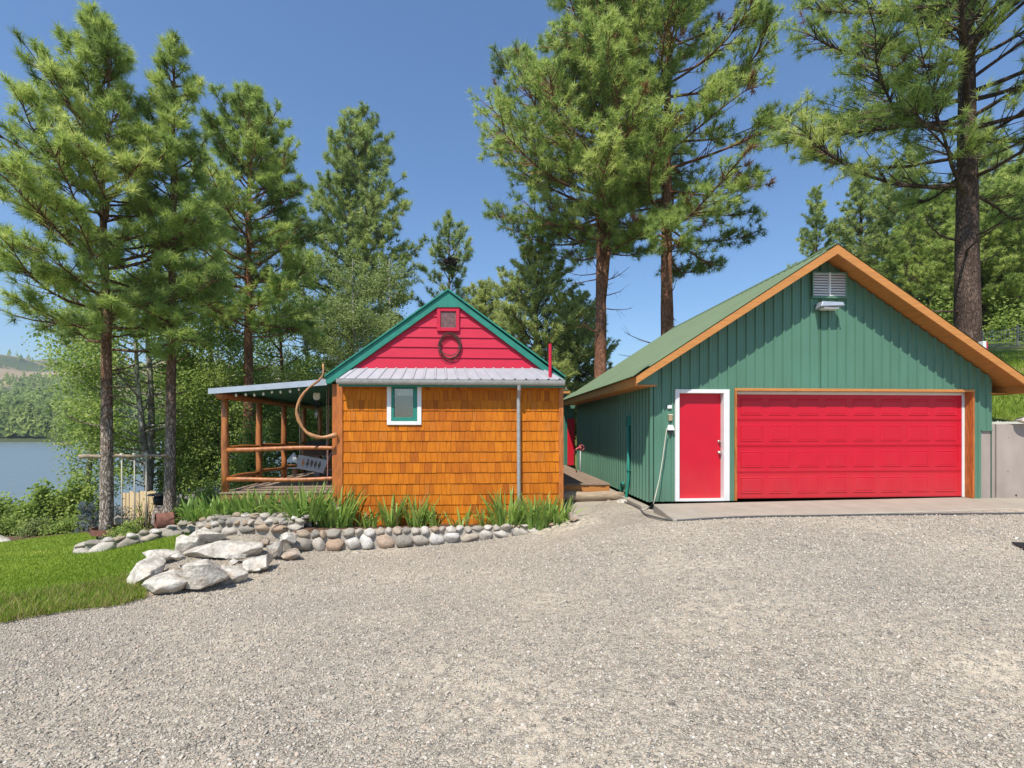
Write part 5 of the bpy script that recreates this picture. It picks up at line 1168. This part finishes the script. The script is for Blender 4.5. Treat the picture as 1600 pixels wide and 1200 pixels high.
# broad-leaved trees and bushes
def leaves(Cn, T, size, seed, aspect=.75):
    rg = np.random.default_rng(seed); N = len(Cn); s = size * rg.uniform(.65, 1.25, (N, 1)) / 2
    nrm = unit(rg.normal(size=(N, 3)) * .8 + np.array([-.2, -.6, .65])); a = unit(np.cross(nrm, rg.normal(size=(N, 3)))); b_ = np.cross(nrm, a)
    V = np.stack([Cn - a * s, Cn + b_ * s * aspect - a * s * .15, Cn + a * s, Cn - b_ * s * aspect - a * s * .15], 1).reshape(-1, 3)
    return V, np.arange(4 * N).reshape(-1, 4), np.repeat(T, 4)
def broadleaf(base, H, r0, h0, rx, nl, lsize, seed, label, name, cat, bark='bark_birch', mat='leaf', group=None, lobes=70, sig=.27, stems=1, lean=0, prof=None):
    rg = np.random.default_rng(seed); root = thing(name, base, label, cat, group); off = np.array(base[:]); m = MB(); tips = []
    prof = prof or [(0, .55), (.3, 1), (.65, .85), (1, .15)]
    for s in range(stems):
        ang = rg.random() * 6.28; sp = (.35 * s if stems > 1 else 0); top_ = np.array([lean + sp * math.cos(ang) * 2.2, sp * math.sin(ang) * 2, H * (1 if s == 0 else rg.uniform(.75, .95))])
        pts = [np.array([sp * .3 * math.cos(ang), sp * .3 * math.sin(ang), -.2]) * (1 - t) + top_ * t + np.array([.12 * math.sin(5 * t + s), .1 * math.sin(4 * t + 2 * s), 0]) for t in np.linspace(0, 1, 12)]
        m.tube([Vector(p + off) for p in pts], [r0 * (1 - t) ** .8 * (1 + .2 * math.exp(-t * 20)) + .01 for t in np.linspace(0, 1, 12)], 10, True, .1, seed + s); PT = np.array(pts)
        for i in range(lobes // stems):
            f = (i + rg.random()) / (lobes // stems); h = h0 + (top_[2] - h0) * f * .97; p = np.array([np.interp(h, PT[:, 2], PT[:, k]) for k in range(2)] + [h])
            a_ = rg.random() * 6.28; L = rx * float(np.interp(f, [q[0] for q in prof], [q[1] for q in prof])) * rg.uniform(.45, 1.05); e = p + np.array([math.cos(a_) * L, math.sin(a_) * L, L * rg.uniform(.15, .7)])
            mid = (p + e) / 2 + np.array([0, 0, -.06 * L]) + rg.normal(0, .05, 3)
            m.tube([Vector(p + off), Vector(mid + off), Vector(e + off)], [min(.012 + .012 * L, r0 * .5), .012 + .006 * L, .006], 5, False)
            tips.append(((p + e * 2) / 3, L)); tips.append((e, L)); tips.append((mid * .4 + e * .6 + rg.normal(0, .2, 3), L))
    C0 = np.array([t[0] for t in tips]); W8 = np.array([.3 + t[1] for t in tips]); nl = int(nl * 1.7); lsize = lsize * .76; idx = rg.choice(len(C0), nl, p=W8 / W8.sum())
    tb = rg.normal(.5, .17, len(C0)); P_ = C0[idx] + rg.normal(0, sig, (nl, 3)) * np.array([1, 1, .72]); T = np.clip(tb[idx] + rg.normal(0, .12, nl), 0, 1)
    P_[:, 2] = np.maximum(P_[:, 2], .05)
    m.build('trunk', M[bark], root, 0, True); v, f, t = leaves(P_ + off, T, lsize, seed + 1); np_mesh('crown', v, f, M[mat], root, t)
    return root
GB_ = 'leafy trees along the lake shore'
broadleaf(foot(228, 17), topz(330, 17) - foot(228, 17).z, .13, 1.2, 3.0, 15000, .13, 201, 'leafy birch with pale forked limbs behind the swing ropes', 'birch_tree', 'birch tree', group=GB_, lobes=80, stems=2)
broadleaf(foot(126, 18.5), topz(420, 18.5) - foot(126, 18.5).z, .1, .8, 1.35, 6500, .12, 202, 'bright leafy tree left of the leftmost pine trunk, against the lake', 'broadleaf_tree', 'leafy tree', group=GB_, lobes=60, lean=.5)
broadleaf(foot(325, 19), topz(300, 19) - foot(325, 19).z, .13, 1.4, 2.3, 12500, .13, 203, 'birch with a slim white trunk left of the porch', 'birch_tree', 'birch tree', group=GB_, lobes=80)
broadleaf(foot(345, 17.5), topz(480, 17.5) - foot(345, 17.5).z, .08, .6, 1.5, 7000, .11, 204, 'thin trunked young birch close to the porch corner post', 'birch_tree', 'birch tree', group=GB_, lobes=60)
broadleaf(foot(440, 23), topz(425, 23) - foot(440, 23).z, .14, .8, 2.6, 12500, .14, 205, 'dark leafy tree behind the porch roof', 'broadleaf_tree', 'leafy tree', 'bark_grey', group=GB_, lobes=80)
broadleaf(foot(478, 25), topz(378, 25) - foot(478, 25).z, .16, .8, 2.7, 15000, .13, 206, 'pale leaved aspen nearest the double topped pine, on its left', 'aspen_tree', 'aspen tree', 'bark_birch', 'leaf_pale', GB_, 80)
broadleaf(foot(555, 24), topz(405, 24) - foot(555, 24).z, .16, .8, 2.7, 15000, .13, 207, 'pale leaved aspen in front of the double topped pine', 'aspen_tree', 'aspen tree', 'bark_birch', 'leaf_pale', GB_, 80)
broadleaf(foot(612, 25), topz(405, 25) - foot(612, 25).z, .16, .8, 2.3, 13000, .13, 208, 'pale leaved aspen touching the left roof slope of the cabin', 'aspen_tree', 'aspen tree', 'bark_birch', 'leaf_pale', GB_, 80)
broadleaf(foot(285, 22), topz(545, 22) - foot(285, 22).z, .09, .3, 2.4, 10500, .13, 209, 'low leafy tree behind the second lawn pine by the water', 'broadleaf_tree', 'leafy tree', 'bark_grey', group=GB_, lobes=70)
broadleaf(foot(400, 20.5), topz(560, 20.5) - foot(400, 20.5).z, .08, .3, 2.3, 10500, .12, 210, 'low leafy tree seen between the porch posts', 'broadleaf_tree', 'leafy tree', 'bark_grey', group=GB_, lobes=70)
broadleaf(foot(510, 21.5), topz(590, 21.5) - foot(510, 21.5).z, .08, .2, 2.2, 9000, .12, 211, 'low leafy tree behind the rear of the porch', 'broadleaf_tree', 'leafy tree', 'bark_grey', group=GB_, lobes=70)
def bush(name, box, d, nl, lsize, seed, label, cat='bush', mat='leaf', depth=1.0, shape=.55, group=None):
    u0, v0, u1, v1 = box; rg = np.random.default_rng(seed); c0 = PD((u0 + u1) / 2, v1, d); w = (u1 - u0) * d / F / 2; H = (v1 - v0) * d / F
    root = thing(name, c0, label, cat, group); off = np.array(c0[:]); m = MB(); K = 26; tip = []
    for k in range(K):
        a_ = rg.random() * 6.28; r = math.sqrt(rg.random()); e = np.array([math.cos(a_) * r * w * .95, math.sin(a_) * r * depth / 2, H * (1 - .55 * r ** 2) * rg.uniform(shape, 1.0)])
        m.tube([Vector(off + np.array([e[0] * .15, e[1] * .15, -.05])), Vector(off + e * np.array([.5, .5, .6])), Vector(off + e)], [.016, .011, .005], 4, False); tip += [e, e * .8, e * np.array([.9, .9, .5])]
    C0 = np.array(tip); idx = rg.integers(0, len(C0), nl); tb = rg.normal(.5, .2, len(C0)); P_ = C0[idx] + rg.normal(0, 1, (nl, 3)) * np.array([w * .14, depth * .1, H * .1]); P_[:, 2] = np.maximum(P_[:, 2], .01)
    v, f, t = leaves(P_ + off, np.clip(tb[idx] + rg.normal(0, .12, nl), 0, 1), lsize, seed); m.build('stems', M['bark_dark'], root); np_mesh('foliage', v, f, M[mat], root, t); return root
SH = 'shrubs along the fence above the lake'
bush('shrub', (-60, 768, 45, 838), 15.5, 3200, .11, 301, 'dark leafy shrub at the far left edge below the lake', group=SH)
bush('shrub', (30, 760, 95, 834), 15.8, 2600, .11, 302, 'leafy shrub with dark sprays between the far left shrub and the tall bright one', group=SH)
bush('shrub', (80, 735, 158, 830), 16.0, 4000, .11, 303, 'tallest bright green shrub left of the big pine trunk', group=SH, shape=.45)
bush('shrub', (-20, 806, 45, 842), 13.6, 1700, .06, 304, 'low feathery shrub on the mulch beside the flat topped rock', group=SH)
bush('shrub', (40, 808, 72, 842), 13.2, 1500, .05, 305, 'small rounded yellow green shrub at the mulch edge', mat='leaf_pale', group=SH)
bush('shrub', (68, 808, 104, 838), 13.5, 1500, .05, 306, 'low olive shrub right of the yellow green one', group=SH)
bush('shrub', (96, 805, 132, 836), 13.6, 1500, .05, 307, 'low olive shrub nearest the small blue spruce', group=SH)
bush('juniper', (180, 812, 225, 848), 10.9, 2600, .045, 308, 'dark green juniper spreading over the stone wall between the swing ropes', 'juniper')
bush('shrub', (205, 770, 250, 835), 13.6, 200, .06, 309, 'sparse twiggy shrub in front of the pale fence boards')
bush('shrub', (176, 785, 198, 832), 13.2, 600, .06, 310, 'grey leaved shrub right of the big pine trunk', mat='blue_needle')
bush('shrub', (274, 775, 306, 832), 12.6, 1800, .07, 311, 'small dark leafy shrub right of the second pine trunk')
bush('shrub', (300, 755, 350, 815), 13.5, 2600, .08, 312, 'leafy shrub beside the porch deck corner')
bush('shrub', (362, 640, 428, 785), 16.2, 3600, .1, 314, 'leafy shrub hiding the foot of the pine behind the porch posts')
bush('shrub', (250, 640, 345, 790), 17.5, 6500, .11, 313, 'tall leafy shrub between the second pine and the porch')
b = PD(137, 834, 13.4)
bs = pine(b, .85, .02, .05, [(0, .32), (.5, .2), (1, .04)], 40, 320, 'little blue spruce on the mulch left of the big pine trunk', 'bark_grey', 'blue_needle', name='spruce', cat='spruce', twk=12, n=14, nl=.06, nw=.012, up=(.1, .6))

# ------------------------------------------------------------------ fence, swings, drum and carvings by the pines
def picket_fence(label, pts, h, mat, seed, w=.1, gap=.02, jag=.06):
    rr = random.Random(seed); root = thing('picket_fence', pts[0], label, 'fence'); L = [(pts[i], pts[i + 1]) for i in range(len(pts) - 1)]; n = 0
    for a_, b_ in L:
        d = b_ - a_; ln = math.hypot(d.x, d.y); k = int(ln / (w + gap)); dx, dy = d.x / ln, d.y / ln
        for i in range(k):
            s = (i + .5) * (w + gap); p = a_ + d * (s / ln); hh = h + rr.uniform(-jag, jag); e = w / 2 * rr.uniform(.85, 1.05); m = MB(); tl = rr.uniform(-.015, .015)
            ex, ey = dx * e, dy * e; tx, ty = -dy * .012, dx * .012
            m.hexa([(p.x - ex - tx, p.y - ey - ty, p.z - .1), (p.x + ex - tx, p.y + ey - ty, p.z - .1), (p.x + ex + tx, p.y + ey + ty, p.z - .1), (p.x - ex + tx, p.y - ey + ty, p.z - .1)],
                   [(p.x - ex - tx + tl, p.y - ey - ty, p.z + hh), (p.x + ex - tx + tl, p.y + ey - ty, p.z + hh), (p.x + ex + tx + tl, p.y + ey + ty, p.z + hh), (p.x - ex + tx + tl, p.y - ey + ty, p.z + hh)])
            if n < 98: m.build('picket', M[mat], root)
            n += 1
        for z in (.25, .75):
            m = MB(); off = Vector((-dy * .04, dx * .04, 0)); m.tube([a_ + off + Vector((0, 0, h * z)), b_ + off + Vector((0, 0, h * z))], .03, 6); m.build('rail', M[mat], root)
    return root
picket_fence('old silvered picket fence behind the shrubs above the lake', [PD(-70, 828, 16.6), PD(60, 826, 16.6), PD(190, 824, 16.4)], .75, 'old_board', 3, .075, .045)
picket_fence('pale new board fence section between the two pine trunks', [PD(192, 832, 13.9), PD(246, 831, 13.9)], 1.15, 'new_board', 4, .09, .006, .03)
picket_fence('grey weathered picket fence between the second pine and the porch', [PD(246, 829, 15.2), PD(350, 812, 15.6)], 1.0, 'old_board', 5, .08, .04, .12)
a_, b_ = PD(134, 713, 11.25), PD(272, 711, 12.2); m = MB()
m.tube([a_.lerp(b_, i / 10) + Vector((0, -.2, .012 * math.sin(i * 1.9))) for i in range(11)], [.05, .045, .046, .042, .043, .04, .042, .038, .037, .035, .033], 10, True, .15, 3)
bar = tag(m.build('swing_bar', M['raw_log'], None, 0, True), 'peeled pole lashed across the two lawn pine trunks', 'pole')
def swing(us, zv, lab, d):
    ps = [a_.lerp(b_, (u - 134) / 138) + Vector((0, -.2, -.03)) for u in us]; root = thing('rope_swing', (ps[0] + ps[1]) / 2, lab, 'swing', 'rope swings under the peeled pole')
    zs = [topz(v, p.y) for v, p in zip(zv, ps)]
    for p, z in zip(ps, zs):
        m = MB(); m.tube([(p.x, p.y, p.z + .09), (p.x, p.y, (p.z + z) / 2), (p.x + .004, p.y, z - .02)], .014, 8); m.tube([(p.x - .01, p.y, p.z - .02), (p.x, p.y, p.z + .1)], .04, 8); m.build('rope', M['rope'], root, 0, True)
    m = MB(); q0, q1 = Vector((ps[0].x - .06, ps[0].y, zs[0])), Vector((ps[1].x + .06, ps[1].y, zs[1])); m.hexa([q0 + Vector((0, -.1, -.03)), q1 + Vector((0, -.1, -.03)), q1 + Vector((0, .1, -.03)), q0 + Vector((0, .1, -.03))], [q0 + Vector((0, -.1, 0)), q1 + Vector((0, -.1, 0)), q1 + Vector((0, .1, 0)), q0 + Vector((0, .1, 0))]); m.build('seat', M['deck_rim'], root, .005)
swing((180, 197), (829, 829), 'left rope swing under the pole, nearest the big pine trunk', 11.5)
swing((216.5, 235), (828, 829), 'right rope swing under the pole, its plank seat beside the rusty drum', 11.9)
# rusty drum ring lying on its side
m = MB(); p0, p1 = PD(241, 820, 11.4), PD(262, 816, 11.55); ax = Vector((.8, .62, 0)); N = 28; vs = []; r_ = .235
ax.normalize(); sx_ = Vector((-ax.y, ax.x, 0)); c0 = PD(243, 818, 11.45)
for (s, r2) in ((0, r_), (.34, r_), (.34, r_ - .012), (0, r_ - .012)):
    for k in range(N): t = 2 * math.pi * k / N; vs.append(c0 + ax * s + sx_ * math.cos(t) * r2 + Vector((0, 0, 1)) * math.sin(t) * r2)
m.add(vs, [(q * N + k, q * N + (k + 1) % N, ((q + 1) % 4) * N + (k + 1) % N, ((q + 1) % 4) * N + k) for q in range(4) for k in range(N)])
tag(m.build('steel_drum', M['rust'], None, 0, False), 'open rusty steel drum ring lying on its side against the second pine', 'drum')
m = MB(); N = 24; c0 = PD(164, 830, 11.2); vs = []
for (z, r2) in ((0, .36), (.13, .36), (.13, .35), (0, .35)):
    for k in range(N): t = 2 * math.pi * k / N; vs.append((c0.x + .12 + r2 * math.cos(t), c0.y + r2 * math.sin(t), c0.z + z - .04))
m.add(vs, [(q * N + k, q * N + (k + 1) % N, ((q + 1) % 4) * N + (k + 1) % N, ((q + 1) % 4) * N + k) for q in range(4) for k in range(N)])
tag(m.build('iron_ring', M['rust']), 'low rusty iron band round the foot of the big pine', 'ring')
# dark iron fire pot beside the second pine, brown stump under it
fp = PD(252, 806, 13.2); m = MB()
m.tube([PD(254, 822, 13.2), PD(254, 815, 13.2), PD(253, 802, 13.2), PD(251, 791, 13.2)], [.22, .24, .2, .15], 14, True, .3, 4); tag(m.build('stump', M['bark_grey'], None, 0, True), 'brown sawn stump half hidden behind the second pine', 'stump')
po = thing('iron_pot', PD(250, 790, 13.2), 'black iron pot with a flat lid standing on the stump by the second pine', 'pot')
m = MB(); m.tube([PD(250, 789, 13.2), PD(250, 786, 13.2), PD(250, 779, 13.2), PD(250, 774, 13.2)], [.1, .15, .16, .13], 16); m.build('body', M['black_iron'], po, 0, True)
m = MB(); m.tube([PD(247, 773.6, 13.2), PD(247, 771.5, 13.2)], [.25, .22], 16); m.build('lid', M['black_iron'], po)
m = MB(); m.tube([PD(281, 814, 13.4), PD(281, 805, 13.4), PD(281, 795, 13.4), PD(280, 784, 13.4), PD(279, 778, 13.4)], [.09, .2, .24, .2, .06], 14, True, .2, 6)
tag(m.build('wood_stove', M['black_iron'], None, 0, True), 'black bulbous iron stove in the shade right of the second pine', 'stove')

for (box, d, lab) in (((1535, 470, 1600, 585), 24, 'dense shrub behind the wire fence on the slope'), ((1585, 480, 1660, 580), 23, 'dense shrub at the right edge behind the wire fence'), ((1440, 440, 1530, 590), 26, 'shrub left of the massive dark trunk, behind the garage roof')):
    bush('shrub', box, d, 4200, .16, 400 + d, lab, group='shrubs on the slope', mat='leaf', depth=2)
# wire fence and small box on the slope at the right
wf = thing('wire_fence', hb_(1570, 20), 'sagging wire mesh fence on the slope at the right edge', 'wire fence')
f0, f1 = PD(1535, 556, 20), PD(1700, 530, 20)
for k in range(4):
    m = MB(); p = f0.lerp(f1, k / 3); m.tube([p - Vector((0, 0, .6)), p + Vector((0, 0, 1.05))], .035, 8); m.build('post', M['old_board'], wf)
m = MB()
for k in range(5): m.tube([f0 + Vector((0, 0, .2 + k * .18)), f0.lerp(f1, .5) + Vector((0, 0, .17 + k * .18)), f1 + Vector((0, 0, .2 + k * .18))], .008, 4)
for k in range(40): p = f0.lerp(f1, k / 39); m.tube([p + Vector((0, 0, .15)), p + Vector((0, 0, .95))], .006, 4)
m.build('wire_mesh', M['galv'], wf)
bx_ = thing('utility_box', PD(1540, 545, 14), 'small white box with a red edge just above the right roof slope', 'box')
q0, q1 = PD(1536.5, 533, 14), PD(1542, 548, 14); m = MB(); m.box(q0.x, q1.x, q0.y, q0.y + .15, q1.z - 1.3, q0.z); m.build('case', M['white_plastic'], bx_, .01)
m = MB(); m.box(q1.x + .001, q1.x + .035, q0.y, q0.y + .14, q1.z, q0.z - .02); m.build('red_edge', M['red_paint'], bx_)

# kayaks far out on the lake
def kayak(u0, u1, v, mat, label):
    p0, p1 = PZ(u0, v, -4.5), PZ(u1, v, -4.5); d = (p1 - p0); L = 3.6; d.normalize(); c0 = (p0 + p1) / 2; sd = Vector((-d.y, d.x, 0)); root = thing('kayak', c0, label, 'kayak', 'kayaks out on the lake'); m = MB(); vs = []; S = 12; N = 8
    for i in range(S + 1):
        t = i / S * 2 - 1; w = .36 * (1 - abs(t) ** 2.4) + .02
        for k in range(N): a2 = 2 * math.pi * k / N; vs.append(c0 + d * t * L / 2 + sd * math.cos(a2) * w + Vector((0, 0, .18 + math.sin(a2) * .2 * (1 - .3 * abs(t)) + .14 * t * t)))
    m.add(vs, [(i * N + k, i * N + (k + 1) % N, (i + 1) * N + (k + 1) % N, (i + 1) * N + k) for i in range(S) for k in range(N)]); m.build('hull', mat, root, 0, True)
    m = MB(); q = c0 + Vector((0, 0, .38)); m.tube([q, q + Vector((0, 0, .25)), q + Vector((0, 0, .45))], [.22, .26, .12], 10); m.build('seat_back', mat, root, 0, True)
kayak(84, 97, 695, M['kayak_yellow'], 'yellow kayak far out on the lake, left of the pair')
kayak(97, 110, 695, M['kayak_pink'], 'coral kayak far out on the lake, right of the pair')

# ------------------------------------------------------------------ loose gravel and grass
def pebbles(name, N, dmin, dmax, smin, smax, seed, label):
    rg = np.random.default_rng(seed); d = dmin + (dmax - dmin) * rg.random(N * 2) ** 1.0; a_ = rg.uniform(-1.12, 1.12, N * 2)
    x, y = (ST + a_ * CT) * d, (CT - a_ * ST) * d; xy = np.stack([x, y], 1); dens = d / dmax
    k = inside(xy, GRAVEL) & (rg.random(N * 2) < dens) & ~((xy[:, 1] > 8.3) & (xy[:, 0] > 1.2)); xy = xy[k][:N]; n = len(xy)
    z = gz_np(xy); V0, F0 = ico(1); V0 = V0[:12] if len(V0) > 12 else V0
    bm = bmesh.new(); bmesh.ops.create_icosphere(bm, subdivisions=1, radius=1); V0 = np.array([q.co[:] for q in bm.verts]); F0 = np.array([[w.index for w in p.verts] for p in bm.faces]); bm.free()
    s = rg.uniform(smin, smax, (n, 1, 1)) * np.exp(rg.normal(0, .25, (n, 1, 1))); sc = rg.uniform(.55, 1.2, (n, 1, 3)); sc[:, :, 2] *= .75
    J = V0[None] * (1 + rg.uniform(-.28, .28, (n, len(V0), 1))) * s * sc / 2
    th = rg.random(n) * 6.28; c_, s_ = np.cos(th)[:, None], np.sin(th)[:, None]; X = J[:, :, 0] * c_ - J[:, :, 1] * s_; Y = J[:, :, 0] * s_ + J[:, :, 1] * c_; ti = rg.normal(0, .35, n)[:, None]; Z = J[:, :, 2] + X * ti
    V = np.stack([X + xy[:, :1], Y + xy[:, 1:], Z + z[:, None] + s[:, :, 0] * .12], -1).reshape(-1, 3); F = (F0[None] + (np.arange(n) * len(V0))[:, None, None]).reshape(-1, 3)
    tag(np_mesh(name, V, F, M['pebble']), label, 'gravel', kind='stuff')
pebbles('loose_gravel', 60000, 2.0, 6.2, .009, .02, 5, 'loose stones lying over the gravel yard near the camera')
pebbles('loose_gravel', 30000, 6.0, 10.2, .014, .028, 6, 'loose stones lying over the gravel yard near the buildings')
def grass(name, poly, N, hmin, hmax, w, seed, zf, label, edge=None, tint=.5):
    rg = np.random.default_rng(seed); pa = np.array(poly); xy = np.empty((0, 2))
    while len(xy) < N:
        q = rg.uniform(pa.min(0), pa.max(0), (N * 2, 2)); q = q[inside(q, poly)]; d = np.hypot(q[:, 0], q[:, 1]); q = q[(rg.random(len(q)) < np.clip(8.5 / d, 0, 1) ** 1.5) & (d < 26)]
        if edge: _, dd = near_poly(q, poly); q = q[rg.random(len(q)) < np.exp(-dd / edge)]
        xy = np.concatenate([xy, q])
    xy = xy[:N]; z = zf(xy); h = rg.uniform(hmin, hmax, N); a_ = rg.random(N) * 6.28; l_ = rg.normal(0, .45, (N, 2)); ww = w * rg.uniform(.6, 1.3, N)
    b0 = np.column_stack([xy, z]); sd = np.stack([np.cos(a_) * ww, np.sin(a_) * ww, 0 * a_], 1); tp_ = b0 + np.column_stack([l_ * h[:, None], h])
    V = np.stack([b0 - sd, b0 + sd, tp_], 1).reshape(-1, 3); T = np.clip(tint + .25 * np.sin(xy[:, 0] * 1.1 + .6 * xy[:, 1]) * .5 + rg.normal(0, .18, N), 0, 1)
    if edge: T = np.where(rg.random(N) < .42, 1.5, T)
    tag(np_mesh(name, V, np.arange(3 * N).reshape(-1, 3), M['grass_blade'], None, np.repeat(T, 3)), label, 'grass', kind='stuff')
LZ = lambda xy: gz_np(xy) + .015
grass('lawn_grass', LAWN, 130000, .025, .05, .006, 8, LZ, 'short mown grass of the lawn sloping to the lake')
grass('edge_grass', [gxy(230, 936), gxy(182, 949), gxy(100, 958), gxy(0, 977), gxy(-500, 1014)] + [gxy(-400, 960), gxy(0, 940), gxy(120, 920), gxy(212, 900)], 16000, .05, .12, .005, 9, LZ, 'longer tufted grass with dry blades along the gravel edge', .42)
HG = [(11.2, 10.1), (14, 9.6), (30, 14), (30, 26), (11.2, 26)]
grass('hill_grass', HG, 30000, .06, .2, .012, 10, HSZ, 'rough grass on the slope behind the retaining wall')
# ------------------------------------------------------------------ summer air
m = MB(); m.box(-1560, 640, -260, 1180, -16, 150); hz = m.build('haze', None)
hz.data.materials.clear(); hm = bpy.data.materials.new('haze'); hm.use_nodes = True; hm.node_tree.nodes.clear()
pv = hm.node_tree.nodes.new('ShaderNodeVolumePrincipled'); ho = hm.node_tree.nodes.new('ShaderNodeOutputMaterial')
pv.inputs['Color'].default_value = (.82, .9, 1, 1); pv.inputs['Density'].default_value = .0003; pv.inputs['Anisotropy'].default_value = .3
hm.node_tree.links.new(pv.outputs[0], ho.inputs['Volume']); hz.data.materials.append(hm); hm.cycles.homogeneous_volume = True; hz['kind'] = 'stuff'; hz['label'] = 'thin summer haze over the lake and hills'
